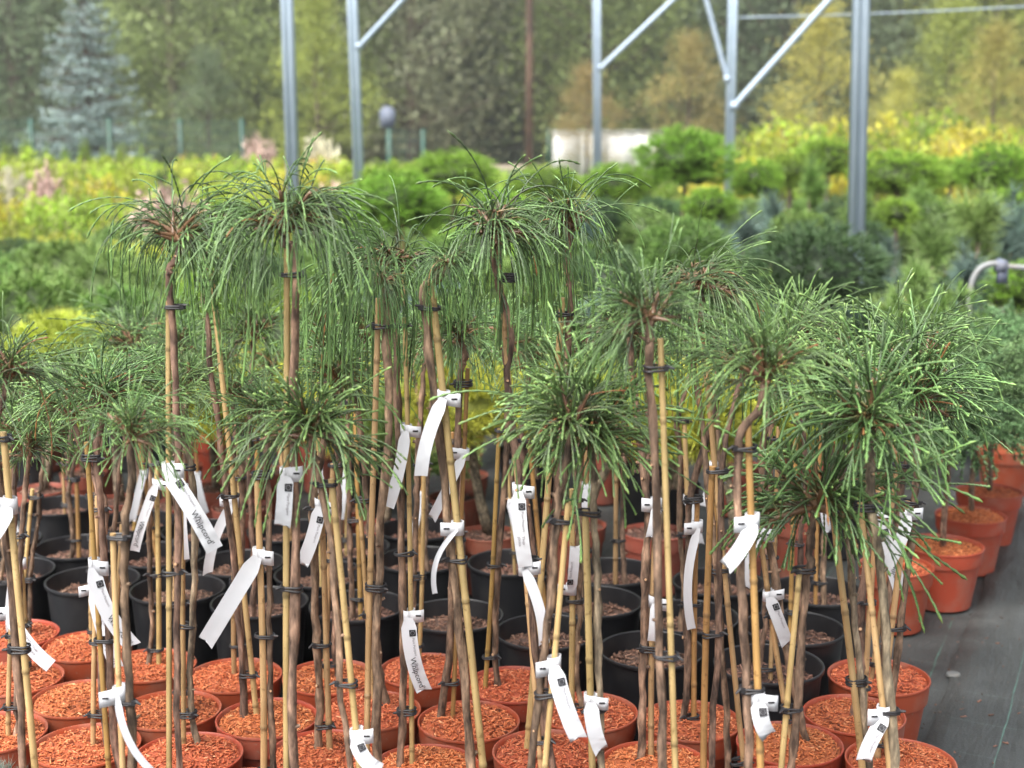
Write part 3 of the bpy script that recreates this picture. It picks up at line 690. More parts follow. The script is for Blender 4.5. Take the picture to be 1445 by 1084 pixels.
TAGN = [0]
def loop_tag(plant, y_att, end, label, width=.025, bow=0.0, printed=True, head=True, fwd=.018, twist=0.0, group='white loop tags on the stems', x_att=None):
    TAGN[0] += 1; q = random.Random(TAGN[0]); width *= .88
    P = PLANTS[plant]; Y = P['c'].y; z = px(722, y_att, Y=Y).z
    s = line_at(P['A'], P['B'], z)
    if x_att is not None: s = px(x_att, y_att, Y=s.y)
    z = s.z
    p0 = s + Vector((0, -.0125, 0)); p1 = px(end[0], end[1], Y=s.y - fwd)
    root = thing('plant_tag', label, 'plant tag', s, 0, group)
    d = p1 - p0; L = d.length; perp = Vector((d.z, 0, -d.x)).normalized()
    mid = (p0 + p1) / 2 + perp * bow * L + Vector((0, -.012, 0))
    n = 24; pts = []
    for i in range(n + 1):
        t = i / n; pts.append((1 - t) ** 2 * p0 + 2 * t * (1 - t) * mid + t * t * p1)
    T = [(pts[min(i + 1, n)] - pts[max(i - 1, 0)]).normalized() for i in range(n + 1)]
    Wv, Nv = [], []
    for i in range(n + 1):
        view = (Vector((0, 0, EYE)) - pts[i]).normalized(); w = view.cross(T[i]).normalized()
        a = twist * (i / n) + .18 * math.sin(i / n * 3 + q.random()); nn = T[i].cross(w).normalized()
        if nn.dot(view) < 0: nn = -nn
        w2 = (w * math.cos(a) + nn * math.sin(a)).normalized(); Wv.append(w2); n2 = w2.cross(T[i]).normalized()
        Nv.append(n2 if n2.dot(view) > 0 else -n2)
    def at(sl, w, h):
        u = max(0, min(1, sl / L)) * n; i = min(int(u), n - 1); t = u - i
        p = pts[i].lerp(pts[i + 1], t); ww = Wv[i].lerp(Wv[i + 1], t); nn = Nv[i].lerp(Nv[i + 1], t)
        return p + ww * w + nn * h - s
    v = []; hw = width / 2
    cut = q.choice((-1, 0, 1)) * .006
    for i in range(n + 1):
        sl = i / n * L; k = 1.0 if i > 2 else (.55 + .15 * i) if head else 1.0
        for w in (-hw * k, -hw * k * .33, hw * k * .33, hw * k):
            ss = sl - (cut * (w / hw) + abs(cut) if i == n else 0); v.append(at(ss, w, -.0012 * (1 - (w / hw) ** 2)))
    f = [[4 * i + j, 4 * i + j + 1, 4 * i + j + 5, 4 * i + j + 4] for i in range(n) for j in range(3)]
    st_ = obj('strip', mesh_np('strip', [tuple(x) for x in v], np.array(f), smooth=True), M['paper'], root)
    # the loop: a band round the cane whose slotted end stands off it
    hh = .011 * q.uniform(.85, 1.15); m = 14; rb = .0098; vv = []; ff = []
    tilt = q.uniform(-.25, .25)
    a0 = R(-90)
    ring = [(rb * math.cos(a0 + 2 * math.pi * i / m), rb * math.sin(a0 + 2 * math.pi * i / m)) for i in range(m + 1)]
    sgn = q.choice((-1, 1))
    tail = [(sgn * .012, -.0125), (sgn * .020, -.0135), (sgn * .026, -.012)] if head else []
    prof = tail[::-1] + ring
    for x, y in prof:
        for dz in (-hh, hh): vv.append((x, y - .0006, dz + x * tilt))
    for i in range(len(prof) - 1): ff.append([2 * i, 2 * i + 2, 2 * i + 3, 2 * i + 1])
    lp = mesh_np('loop', vv, np.array(ff)); 
    lo = obj('loop', lp, M['paper'], root)
    sm = lo.modifiers.new('thickness', 'SOLIDIFY'); sm.thickness = .0005; sm.offset = 0
    if head:
        mb = MB(); mb.box((sgn * .0165, -.0146, .0015 + sgn * .0165 * tilt), (.009, .0006, .0028)); obj('slot', mb.mesh('slot'), M['ink'], lo)
    if printed:
        def put(name, vf, s0, w0, mat):
            V, fs = vf; pts_ = [tuple(at(s0 + p[0], w0 + p[1], .0007)) for p in V]
            me = bpy.data.meshes.new(name); me.from_pydata(pts_, [], fs); me.update(); obj(name, me, mat, st_)
        k = L
        put('emblem', FLAG, .16 * k + .004, hw * .42, M['ink'])
        if L > .07: put('small_lettering', TXT['pp'], .16 * k + .012, hw * .45, M['ink_grey'])
        if L > .12:
            put('species_lettering', TXT['th'], .58 * k, hw * .28, M['ink_grey']); put('species_lettering', TXT['pl'], .58 * k, -hw * .28, M['ink_grey'])
        if L > .135: put('variety_lettering', TXT['w'], L - .068, -hw * .05, M['ink'])
    return root

W_ = 'whipcord'
tags = [
 ('T1', 662, (303, 776), 'long white tag reading Whipcord hanging diagonally from the S-bent tree', dict(bow=-.07, width=.030)),
 ('D', 708, (293, 813), 'narrow white tag bent down behind the long diagonal Whipcord tag', dict(bow=.12, printed=False, width=.022)),
 ('P', 782, (288, 910), 'big blank white tag slanting down from a two-slotted loop', dict(printed=False, width=.032)),
 ('L2', 798, (191, 915), 'curved white tag with emblem and Whipcord lettering on the yellow-green cane', dict(bow=.13, width=.029)),
 ('J', 828, (167, 945), 'pale tag with emblem hanging behind the yellow-green cane', dict(bow=.05, width=.026)),
 ('I', 862, (72, 940), 'white tag with dark emblem reaching toward the sharply leaning cane', dict(bow=.08, width=.028)),
 ('E', 795, (20, 905), 'white tag hanging on a thin cane at the left end of the bed', dict(bow=.1, width=.027)),
 ('L1', 712, (-30, 775), 'white tag folded round the sharply leaning cane', dict(bow=-.15, printed=False, width=.028)),
 ('C', 682, (190, 778), 'white printed tag hanging beneath trailing cords, swinging to the left', dict(bow=.03, width=.022)),
 ('G', 690, (262, 790), 'narrow blank tag hanging straight down in front of a black pot', dict(printed=False, width=.017)),
 ('T3', 668, (398, 745), 'white tag half hidden by the low wide crown', dict(bow=-.05, width=.027)),
 ('O', 712, (424, 800), 'white tag folded over near the tied pale cane', dict(bow=-.08, width=.027)),
 ('T5b', 560, (594, 672), 'long white tag high on the slanting pale cane', dict(bow=.1, printed=False, width=.023)),
 ('T4', 605, (548, 716), 'plain white tag hanging straight between two trunks', dict(printed=False, width=.022, bow=-.06)),
 ('T4', 866, (600, 978), 'white Whipcord tag with dark emblem on the thick flaking trunk', dict(bow=.1, width=.030)),
 ('T5b', 744, (614, 838), 'thin curling white ribbon tag on the slanting pale cane', dict(bow=.28, printed=False, width=.009)),
 ('Rr', 640, (608, 735), 'white tag hanging behind the thick flaking trunk', dict(printed=False, width=.02)),
 ('T5', 690, (742, 800), 'white printed tag under the bushy crown, with emblem near its top', dict(bow=.04, width=.027)),
 ('T5', 800, (768, 912), 'blank tag turned edge on, hanging from a black tie', dict(bow=-.12, printed=False, width=.02)),
 ('U', 830, (812, 768), 'small printed tag standing out upward beside the thick ringed cane', dict(width=.022)),
 ('L4b', 935, (818, 1046), 'white Whipcord tag low on the thick ringed cane', dict(bow=.05, width=.028)),
 ('L4', 985, (850, 1062), 'short white tag folded over the paired stems', dict(bow=.1, printed=False, width=.026)),
 ('L3', 1034, (538, 1088), 'white tag knotted low on the stem of the low wide tree', dict(bow=.2, width=.025)),
 ('L2b', 978, (216, 1090), 'narrow white ribbon tag curling down from the small tree', dict(bow=.16, printed=False, width=.0115)),
 ('V3', 985, (1086, 1040), 'arched white tag with dark emblem on the honey-coloured cane', dict(bow=.18, width=.026)),
 ('Y', 838, (1112, 912), 'white tag with dark emblem beside the thick slanting cane', dict(width=.026)),
 ('W2', 1005, (1218, 1076), 'white tag with dark emblem low on the flaking whitish stem', dict(bow=.15, width=.024)),
 ('Z', 728, (1272, 836), 'large white Whipcord tag under drooping cords at the mat edge', dict(bow=.02, width=.031)),
 ('BB', 724, (1250, 800), 'white tag on the right-leaning cane at the mat edge', dict(bow=-.08, printed=False, width=.024)),
 ('W', 742, (976, 888), 'long plain ribbon tag hanging in a curve in front of a black pot', dict(bow=.14, printed=False, width=.018)),
 ('V3', 735, (1022, 802), 'plain tag hanging from the honey-coloured cane', dict(bow=-.06, printed=False, width=.024)),
 ('Y', 752, (1052, 832), 'plain tag bent sideways behind the drooping crown', dict(bow=.14, printed=False, width=.022)),
 ('X', 712, (918, 760), 'short square tag on the cane from the heaped chips', dict(printed=False, width=.02)),
 ('X', 848, (920, 905), 'small square tag low on the cane from the heaped chips', dict(printed=False, width=.018)),
]
for pl, ya, en, lab, o in tags: loop_tag(pl, ya, en, lab, **o)
for i, dx, hgt in ((3, 14, 60), (5, -18, 70), (9, 10, 55), (13, -14, 62), (15, 16, 70), (17, -10, 50), (19, 18, 66), (21, -14, 58), (23, 12, 60), (12, -8, 64), (8, 12, 55)):
    P = PLANTS['b%d' % i]; q = line_at(P['A'], P['B'], P['A'].z + (P['B'].z - P['A'].z) * .62)
    dv = q - Vector((0, 0, EYE)); dep = dv.dot(_f); X = 722.5 + F * dv.x / dep; Yp = 542 - F * dv.dot(_u) / dep
    loop_tag('b%d' % i, Yp, (X + dx, Yp + hgt), 'small white tag on a stem growing from a black pot', width=.021, printed=False, head=False)

# ------------------------------------------------------------------ needle and leaf generators for the plants behind
def needles(base, dirs, L, w, t0=None, rnd=None, r=None):
    N = len(base); side = nrm(np.cross(dirs, r.normal(0, 1, (N, 3)))) * (w / 2)
    tip = base + dirs * L[:, None]
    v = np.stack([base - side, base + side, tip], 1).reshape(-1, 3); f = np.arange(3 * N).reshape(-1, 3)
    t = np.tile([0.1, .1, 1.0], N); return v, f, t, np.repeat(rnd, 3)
def sph(r, n, zmin=-1):
    z = r.uniform(zmin, 1, n); a = r.random(n) * 2 * math.pi; s = np.sqrt(1 - z * z); return np.stack([s * np.cos(a), s * np.sin(a), z], -1)
def globe(seed, tufts=420, per=26, nl=.2, w=.012, lump=.16, zmin=-.75):
    """unit ball of needle tufts; scaled to size by its object"""
    r = np.random.default_rng(seed); d = sph(r, tufts, zmin)
    lob = sph(r, 9); bulge = 1 + lump * np.max(np.clip(d @ lob.T, 0, 1) ** 5, axis=1) - lump * .5
    rad = bulge * r.uniform(.62, .95, tufts); c = d * rad[:, None]
    td = nrm(d + r.normal(0, .35, (tufts, 3)) + np.array([0, 0, .25]))
    b = np.repeat(c, per, 0); dd = nrm(np.repeat(td, per, 0) + r.normal(0, .55, (tufts * per, 3)))
    along = r.uniform(0, .12, tufts * per); b = b + np.repeat(td, per, 0) * along[:, None]
    rn = np.repeat(np.clip(.15 + .75 * (rad - .55) / .45 * r.uniform(.5, 1.3, tufts), 0, 1), per)
    v, f, t, rr = needles(b, dd, nl * r.uniform(.6, 1.1, len(b)), w, rnd=np.repeat(r.random(tufts), per), r=r)
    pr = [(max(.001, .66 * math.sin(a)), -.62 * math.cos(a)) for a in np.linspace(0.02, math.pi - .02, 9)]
    cv, cf = lathe(pr, 14); cv *= (1 + .12 * r.normal(0, 1, (len(cv), 1)))  # dark inner ball added to block light through the crown and deepen its undersides
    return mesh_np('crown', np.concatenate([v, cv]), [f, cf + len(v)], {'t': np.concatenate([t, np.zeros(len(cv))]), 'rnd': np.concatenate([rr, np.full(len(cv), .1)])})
GLOBE = [globe(500 + i, 620, 30, .20, .011) for i in range(3)]
GLOBE_L = [globe(510 + i, 330, 30, .34, .013) for i in range(3)]       # longer, looser needles
GLOBE_FAR = [globe(520 + i, 360, 16, .24, .028) for i in range(4)]
def bottlebrush(seed, shoots=16, per=110, nl=.22):
    """open young pine: upright shoots set with long needles, unit height"""
    r = np.random.default_rng(seed); B = []; D = []; Rn = []; Ls = []; paths = []
    for k in range(shoots):
        a = r.random() * 6.28; z0 = r.uniform(.0, .62); o = r.uniform(.05, .3) * (1 - z0 * .5); L = r.uniform(.22, .4)
        p0 = np.array([0, 0, z0]); p1 = np.array([math.cos(a) * o, math.sin(a) * o, z0 + L]) if k else np.array([0, 0, 1.0])
        u = r.uniform(.25, 1, per)[:, None]; c = p0 + (p1 - p0) * u; ax = nrm((p1 - p0)[None])[0]
        d = nrm(sph(r, per) * .9 + ax * .75); B.append(c); D.append(d); Rn.append(np.full(per, r.random())); Ls.append(nl * r.uniform(.6, 1.1, per)); paths.append(np.linspace(p0, p1, 4))
    v, f, t, rr = needles(np.concatenate(B), np.concatenate(D), np.concatenate(Ls), .012, rnd=np.concatenate(Rn), r=r)
    tv, tf, tt, ti = tubes(np.array(paths), .009, 4)
    return mesh_np('crown', np.concatenate([v, tv]), [f] + [q + len(v) for q in tf], {'t': np.concatenate([t, np.zeros(len(tv))]), 'rnd': np.concatenate([rr, np.full(len(tv), .3)])})
BRUSH = [bottlebrush(540 + i) for i in range(4)]
def feathery(seed, n=150, S=9, per=9):
    """mound of arching shoots closely set with short needles, about 1 unit wide"""
    r = np.random.default_rng(seed); az = r.random(n) * 6.28; el = r.uniform(R(-10), R(75), n)
    d0 = np.stack([np.cos(az) * np.cos(el), np.sin(az) * np.cos(el), np.sin(el)], -1)
    P = grow(r, np.stack([r.normal(0, .06, n), r.normal(0, .06, n), r.uniform(-.15, .1, n)], -1), d0, r.uniform(.3, .62, n), S, r.uniform(2.2, 4.5, n), .05)
    P2 = grow(r, P[np.repeat(np.arange(n), 2), np.tile([3, 5], n)], d0[np.repeat(np.arange(n), 2)] + r.normal(0, .6, (2 * n, 3)), r.uniform(.12, .28, 2 * n), S, np.full(2 * n, 3.0), .06)
    A = np.concatenate([P, P2]); N = len(A)
    b = np.repeat(A[:, 1:].reshape(-1, 3), per, 0); tan = np.repeat(nrm(A[:, 1:] - A[:, :-1]).reshape(-1, 3), per, 0)
    b = b - tan * r.uniform(0, .06, len(b))[:, None]
    d = nrm(r.normal(0, 1, b.shape) + tan * .9)
    v, f, t, rr = needles(b, d, r.uniform(.025, .05, len(b)), .012, rnd=np.repeat(r.random(N), (S - 1) * per), r=r)
    tv, tf, tt, ti = tubes(A, .004, 3)
    return mesh_np('crown', np.concatenate([v, tv]), [f] + [q + len(v) for q in tf], {'t': np.concatenate([t, np.zeros(len(tv))]), 'rnd': np.concatenate([rr, np.full(len(tv), .3)])})
FEATHER = [feathery(560 + i) for i in range(3)]
def leaf_quads(r, c, size, up=.3):
    N = len(c); n = nrm(r.normal(0, 1, (N, 3)) + np.array([0, 0, up])); a = nrm(np.cross(n, r.normal(0, 1, (N, 3)))); b = np.cross(n, a)
    s = (size * r.uniform(.6, 1.3, N))[:, None]
    v = np.stack([c - a * s * .5, c + b * s * .32 + n * s * .08, c + a * s * .5, c - b * s * .32 + n * s * .08], 1).reshape(-1, 3)
    return v, np.arange(4 * N).reshape(-1, 4)
def shrub(seed, stems=70, per=36, size=.072, sx=1, h=1.0):
    """unit shrub, 1 high and about 1 wide: leafy twigs fanning up from the base"""
    r = np.random.default_rng(seed); cs = []; rn = []; paths = []
    for k in range(stems):
        a = r.random() * 6.28; o = math.sqrt(r.random()) * .46; top = h * (1 - .9 * o * o) * r.uniform(.68, 1.05)
        p = np.array([math.cos(a) * o, math.sin(a) * o, top]); b = np.array([math.cos(a) * o * .25, math.sin(a) * o * .25, 0.0])
        m = b + (p - b) * .5 + np.array([math.cos(a), math.sin(a), 0]) * .05
        u = r.beta(2.2, 1.0, per)[:, None]; c = (1 - u) ** 2 * b + 2 * u * (1 - u) * m + u * u * p + r.normal(0, .035, (per, 3)); cs.append(c); rn.append(np.clip(r.normal(r.random(), .18, per), 0, 1)); paths.append(np.stack([b, (b + m) / 2, m, p]))
    c = np.concatenate(cs); v, f = leaf_quads(r, c, size); rn = np.concatenate(rn)
    tv, tf, tt, ti = tubes(np.array(paths), .006, 3)
    return (mesh_np('foliage', v, f, {'t': np.tile([0, .5, 1, .5], len(c)), 'rnd': np.repeat(rn, 4)}), mesh_np('stems', tv, tf, {'rnd': np.full(len(tv), .3)}))
SHRUB = [shrub(600 + i) for i in range(5)]

# ------------------------------------------------------------------ pines and shrubs behind, in rows
def stem_tube(h, r, seed):
    q = random.Random(seed); p = [(q.gauss(0, .004), q.gauss(0, .004), h * i / 6) for i in range(7)]
    mb = MB(); mb.tube(p, np.linspace(r * 1.15, r * .8, 7), 7, .2); return mb.mesh('trunk', True)
STEMS = [stem_tube(1.0, .02, i) for i in range(4)]
PC = [0]
def pine(x, y, w, Y, mat, label, group, meshes=None, flat=.8, cat='potted pine', pot='t', caned=False, name='potted_pine', P=None, r=None, stem_r=.014, base=None):
    PC[0] += 1; k = PC[0]
    Hd = P if P is not None else px(x, y, Y=Y); rad = r if r else w / 2 * Y / F
    bs_ = base if base is not None else Hd
    t = thing(name, label, cat, (bs_.x, bs_.y, 0), 0, group); lx = Hd.x - bs_.x
    rz = random.uniform(0, 6.28)
    if pot:
        big = max(.75, min(1.3, rad / .2)); me = POT_T if pot in 'to' else POT_B; big = big if pot in 'to' else big * .85
        obj('pot', me, {'t': M['terracotta'], 'o': M['terracotta_old'], 'b': M['black_plastic']}[pot], t, (0, 0, 0), (0, 0, rz), (big, big, 1))
        obj('mulch', MULCH_FAR, M['brown_mulch'] if pot != 't' else M['red_mulch'], t, (0, 0, .155 if pot in 'to' else .18), (0, 0, rz), (big * (1 if pot in 'to' else 1.15), big * (1 if pot in 'to' else 1.15), 1), kind='stuff')
    z0 = .15 if pot else -.01
    zc = max(Hd.z, z0 + rad * flat * .35)
    hs_ = max(zc - z0 - rad * flat * .15, .04)
    obj('trunk', STEMS[k % 4], M['bark_grey'], t, (0, 0, z0), (0, math.atan2(lx, hs_), 0), (stem_r / .02, stem_r / .02, math.hypot(hs_, lx)))
    if caned:
        obj('bamboo_cane', cane_mesh(max(zc - z0 - rad * flat * .3, .1), .007, k), M['bamboo'], t, (.03, -.02, z0 + .0))
    meshes = meshes or GLOBE_FAR
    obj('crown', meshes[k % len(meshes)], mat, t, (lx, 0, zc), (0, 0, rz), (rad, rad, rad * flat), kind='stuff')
    return t
def brush(x, y_top, Y, h, mat, label, group, w=1.0):
    PC[0] += 1; top = px(x, y_top, Y=Y); t = thing('young_pine', label, 'young pine', (top.x, top.y, 0), random.uniform(0, 6.28), group)
    z0 = max(top.z - h, .16)
    obj('pot', POT_B, M['black_plastic'], t); obj('mulch', MULCH_FAR, M['brown_mulch'], t, (0, 0, .18), None, (1.15, 1.15, 1), kind='stuff')
    obj('trunk', STEMS[PC[0] % 4], M['bark_grey'], t, (0, 0, .16), None, (.6, .6, max(z0 - .16, .02) + h * .5))
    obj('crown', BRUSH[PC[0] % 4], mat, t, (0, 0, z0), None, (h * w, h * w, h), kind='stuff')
def bush(x, y_top, w, Y, mat, label, group, name='leafy_shrub', cat='shrub'):
    PC[0] += 1; top = px(x, y_top, Y=Y); h = max(top.z, .35); W = w * Y / F
    t = thing(name, label, cat, (top.x, top.y, -.01), random.uniform(0, 6.28), group)
    fo, st = SHRUB[PC[0] % 5]
    obj('foliage', fo, mat, t, (0, 0, 0), None, (W, W, h / .98), kind='stuff'); obj('stems', st, M['bark_grey'], t, (0, 0, 0), None, (W, W, h / .98), kind='stuff')

q = random.Random(21)
# faded terracotta pots right behind the black ones
for x, y, hx, hy, w, m, lab in [
    (923, 750, 965, 585, 190, 'yellow', 'yellow-needled dwarf pine in the faded terracotta pot with the widest clear rim'),
    (1041, 763, 1010, 570, 120, 'yellow', 'yellow-needled dwarf pine in a faded terracotta pot behind the honey-coloured cane'),
    (812, 740, 890, 570, 180, 'yellow', 'yellow-needled dwarf pine rising behind the bushy bright-tipped crown'),
    (800, 712, 760, 540, 130, 'yellow', 'small yellow-needled dwarf pine crowded between canes'),
    (690, 752, 655, 575, 175, 'yellow', 'yellow-needled dwarf pine seen between the slanting cane and its neighbour'),
    (540, 742, 560, 590, 120, 'soft', 'grey-green soft pine in a faded terracotta pot between pale canes'),
    (340, 715, 345, 555, 170, 'yellow', 'yellow-needled dwarf pine behind the strongly leaning cane'),
    (60, 690, 90, 500, 150, 'yellow', 'yellow-needled dwarf pine behind the sharply leaning cane'),
    (240, 712, 250, 560, 110, 'yellow', 'yellow-needled dwarf pine behind the S-bent trunk'),
    (480, 715, 500, 570, 165, 'yellow', 'yellow-needled dwarf pine behind the low wide tree'),
    (1120, 730, 1110, 580, 130, 'yellow', 'yellow-needled dwarf pine behind the thick slanting cane'),
    (170, 705, 160, 560, 140, 'yellow', 'yellow-needled dwarf pine behind the yellow-green cane'),
    (640, 700, 620, 640, 110, 'soft', 'low dark soft pine with trailing needles among the canes')]:
    b = px(x, y, Z=.17); pine(hx, hy, w, b.y, M[m], lab, 'dwarf pines behind the whipcords', GLOBE_L, .8, pot='o', name='potted_dwarf_pine', P=px(hx, hy, Y=b.y), base=b)
# row along the mat edge at the right
for (x, y, hx, hy, r, d, lab) in [(1265, 795, 1290, 640, .13, .19, 'small feathery conifer in the lowest-set terracotta pot of the mat edge row'),
      (1331, 766, 1335, 585, .26, .215, 'feathery conifer in the large terracotta pot with a clear rim band on the mat'),
      (1370, 724, 1385, 545, .30, .2, 'feathery conifer in the terracotta pot between two others along the mat edge'),
      (1396, 690, 1410, 530, .30, .2, 'soft feathery conifer with drooping side shoots in a terracotta pot'),
      (1420, 630, 1425, 500, .28, .2, 'feathery conifer in a half-hidden terracotta pot farther along the mat edge'),
      (1442, 600, 1450, 490, .28, .2, 'farthest feathery conifer of the mat edge row')]:
    b = px(x, y, Z=.17); H = px(hx, hy, Y=b.y)
    t = thing('potted_feathery_conifer', lab, 'potted conifer', (b.x, b.y, 0), 0, 'feathery conifers along the mat edge'); s = d / .2; rz = q.uniform(0, 6)
    obj('pot', POT_T, M['terracotta'], t, None, (0, 0, rz), (s, s, .97)); obj('mulch', MULCH_R[PC[0] % 6], M['red_mulch'], t, (0, 0, .152), (0, 0, rz), (s, s, 1), kind='stuff'); PC[0] += 1
    obj('trunk', STEMS[PC[0] % 4], M['bark'], t, (0, 0, .15), None, (.4, .4, H.z - .15)); obj('crown', FEATHER[PC[0] % 3], M['feather'], t, (0, 0, H.z), (0, 0, rz), (r * 1.5, r * 1.5, r * 1.3), kind='stuff')
# globe pines seen clearly
G1 = 'globe pines behind the whipcords'
for a in [(1150, 388, 200, 5.0, 'mugo_dark', 'dark dense globe pine right under the thick steel post', GLOBE, .72), (968, 362, 140, 5.6, 'mugo', 'fresh green globe pine beside the dark dense globe pine', GLOBE, .72),
          (150, 432, 190, 5.6, 'soft', 'broad soft green pine mound beside the S-bent tree', GLOBE_L, .85), (85, 440, 130, 6.2, 'soft', 'lighter soft pine mound partly behind the broad one', GLOBE_L, .9), (30, 372, 95, 8.0, 'mugo_dark', 'dark round pine head on a thin bare stem', GLOBE, .72),
          (290, 440, 110, 5.0, 'bright', 'bright green pine with long needles behind the S-bent trunk', GLOBE_L, 1.0), (345, 405, 150, 5.8, 'mugo_dark', 'dark globe pine on a caned stem behind the tallest whipcord', GLOBE, .7),
          (440, 420, 120, 5.6, 'mugo', 'globe pine behind the tallest weeping tree', GLOBE, .75), (560, 290, 150, 7.0, 'bright', 'bright green globe pine rising above the reddish-shooted crown', GLOBE, .62), (740, 430, 150, 5.5, 'mugo', 'green globe pine glimpsed through the broad weeping crown', GLOBE_L, .8),
          (650, 470, 140, 5.2, 'soft', 'soft green pine behind the slanting cane', GLOBE_L, .8), (860, 400, 130, 6.0, 'mugo_dark', 'dark green globe pine behind the right-leaning weeping tree', GLOBE, .8)]:
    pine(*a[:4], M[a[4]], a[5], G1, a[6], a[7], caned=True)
# bright standards farther off
G2 = 'bright pine standards'
for a in [(966, 228, 138, 9.6, 'bright', 'largest bright pine standard with a flat domed head', .66), (1068, 256, 78, 10, 'bright', 'small round bright pine standard', .75), (1116, 246, 76, 10.5, 'bright', 'bright pine standard next to a small blue pine', .7), (1168, 226, 88, 11, 'bright', 'tall bright pine standard left of the thick steel post', .7),
          (1268, 250, 140, 9.2, 'bright', 'wide bright pine standard just right of the thick steel post', .5), (1402, 242, 108, 8.8, 'bright', 'bright pine standard on a tall bare stem near the pipe fitting', .7), (1342, 246, 66, 11, 'bright', 'bright pine standard partly behind wider heads', .7), (872, 262, 100, 9.5, 'bright', 'bright pine standard close to the trailing cords', .6),
          (770, 262, 110, 11.5, 'bright', 'bright pine standard in front of the white board', .5), (640, 250, 130, 10, 'bright', 'bright domed pine standard behind the broad weeping crown', .55), (560, 262, 110, 10.5, 'bright', 'bright pine standard near the braced steel post', .55), (500, 290, 90, 10, 'bright', 'bright pine standard at the foot of the braced post', .6)]:
    pine(*a[:4], M[a[4]], a[5], G2, GLOBE, a[6], stem_r=.018)
G3 = 'low pines in the middle rows'
for (x, y, w, Y, m) in [(1002, 294, 80, 8.5, 'bright'), (925, 300, 60, 9, 'mugo_dark'), (1265, 304, 66, 8.2, 'bright'), (1190, 300, 64, 9, 'mugo_dark'), (1060, 310, 80, 8.5, 'soft'), (1130, 330, 90, 7.5, 'mugo'), (905, 325, 90, 8, 'soft'), (1310, 305, 80, 8.5, 'mugo'), (1420, 300, 90, 8, 'bright'), (1440, 410, 110, 6.5, 'bright'), (850, 310, 80, 8, 'mugo_dark'), (1350, 420, 90, 6.4, 'mugo_dark'), (1225, 335, 60, 7.5, 'mugo_dark'), (700, 300, 90, 8.5, 'bright'), (770, 310, 80, 8, 'mugo'), (440, 300, 80, 9, 'mugo'), (330, 320, 100, 8.5, 'mugo'), (260, 340, 90, 8, 'soft')]:
    pine(x, y, w, Y, M[m], {'bright': 'low bright green pine in the middle rows', 'soft': 'low grey-green pine in the middle rows', 'mugo': 'low mid-green pine in the middle rows', 'mugo_dark': 'low dark pine in the middle rows'}[m], G3, GLOBE_FAR, .75)
for (x, y, Y, h, m) in [(1145, 225, 8.6, .42, 'mugo'), (1215, 262, 8, .4, 'mugo'), (1320, 300, 6.6, .5, 'soft'), (1385, 262, 7.0, .55, 'soft'), (1090, 275, 8, .4, 'blue'), (1020, 320, 7.4, .36, 'blue'), (1050, 300, 8, .4, 'blue'), (1300, 255, 8.6, .4, 'mugo'), (1255, 340, 6.6, .4, 'blue'), (1430, 270, 7.4, .5, 'blue'), (1360, 350, 6.2, .42, 'blue'), (1290, 360, 6.2, .4, 'soft'), (1410, 440, 5.8, .35, 'blue'), (830, 290, 7.6, .4, 'blue'), (235, 330, 8.6, .4, 'soft'), (235, 235, 15, .6, 'mugo_dark'), (60, 350, 9, .4, 'soft'), (120, 345, 9.4, .4, 'soft'), (180, 350, 9.0, .4, 'soft')]:
    brush(x, y, Y, h, M[m], {'mugo': 'young green pine with upright shoots', 'soft': 'young long-needled pine with whorled candles', 'blue': 'young blue-grey pine with upright shoots', 'mugo_dark': 'narrow dark young conifer standing above lime shrubs'}[m], 'young pines in the middle rows')
# shrub bands
G4 = 'lime shrubs in the far bed'
for row, (Y, yt, n_) in enumerate([(11.0, 300, 10), (12.5, 276, 11), (14, 258, 12), (15.5, 243, 13), (17.2, 232, 14), (19, 222, 15)]):
    for k in range(n_):
        x = -40 + (560 + row * 12) * (k + q.uniform(.2, .8)) / n_
        mk = q.choices(['lime', 'green_shrub', 'gold_shrub'], [5, 2.0 if row < 3 else .8, .9])[0]
        if row == 0: mk = q.choice(['green_shrub', 'green_shrub', 'lime'])
        bush(x, yt + q.uniform(-8, 8), q.uniform(75, 115), Y + q.uniform(-.3, .3), M[mk], {'lime': 'lime green leafy shrub in the far bed', 'green_shrub': 'plain green leafy shrub in the far bed', 'gold_shrub': 'golden yellow leafy shrub in the far bed'}[mk], G4)
for (x, yt, w, Y, m, lab) in [(235, 262, 120, 10.6, 'pink_shrub', 'pale pink flowering shrub close behind the S-bent tree'), (62, 236, 60, 13.5, 'pink_shrub', 'pale pink flowering shrub among lime foliage'), (365, 193, 60, 20.5, 'pink_shrub', 'dusty pink flowering shrub left of the slim steel post'), (453, 190, 58, 21, 'cream_shrub', 'cream flowering shrub between two steel posts'), (470, 262, 60, 11.5, 'pink_shrub', 'pale pink flowering shrub beside the braced post'),
                              (262, 222, 60, 19.8, 'orange_shrub', 'orange-leaved shrub left of the slim post'), (300, 224, 50, 20, 'orange_shrub', 'low orange-leaved shrub next to the pink one'), (450, 220, 60, 19.8, 'orange_shrub', 'orange-leaved shrub below the cream flowers'), (12, 236, 60, 14, 'cream_shrub', 'cream flowering shrub at the end of the lime rows')]:
    bush(x, yt, w, Y, M[m], lab, 'flowering and coloured shrubs', 'flowering_shrub')
for (x, yt, Y) in [(8, 205, 21), (36, 194, 21), (66, 208, 21.4), (92, 210, 21), (118, 197, 21), (146, 212, 21.3), (170, 205, 21.2), (196, 211, 21)]:
    bush(x, yt, 22, Y, M['green_shrub'], 'slim upright conifer bush in front of the green fence', 'slim bushes along the fence', 'slim_bush', 'bush')
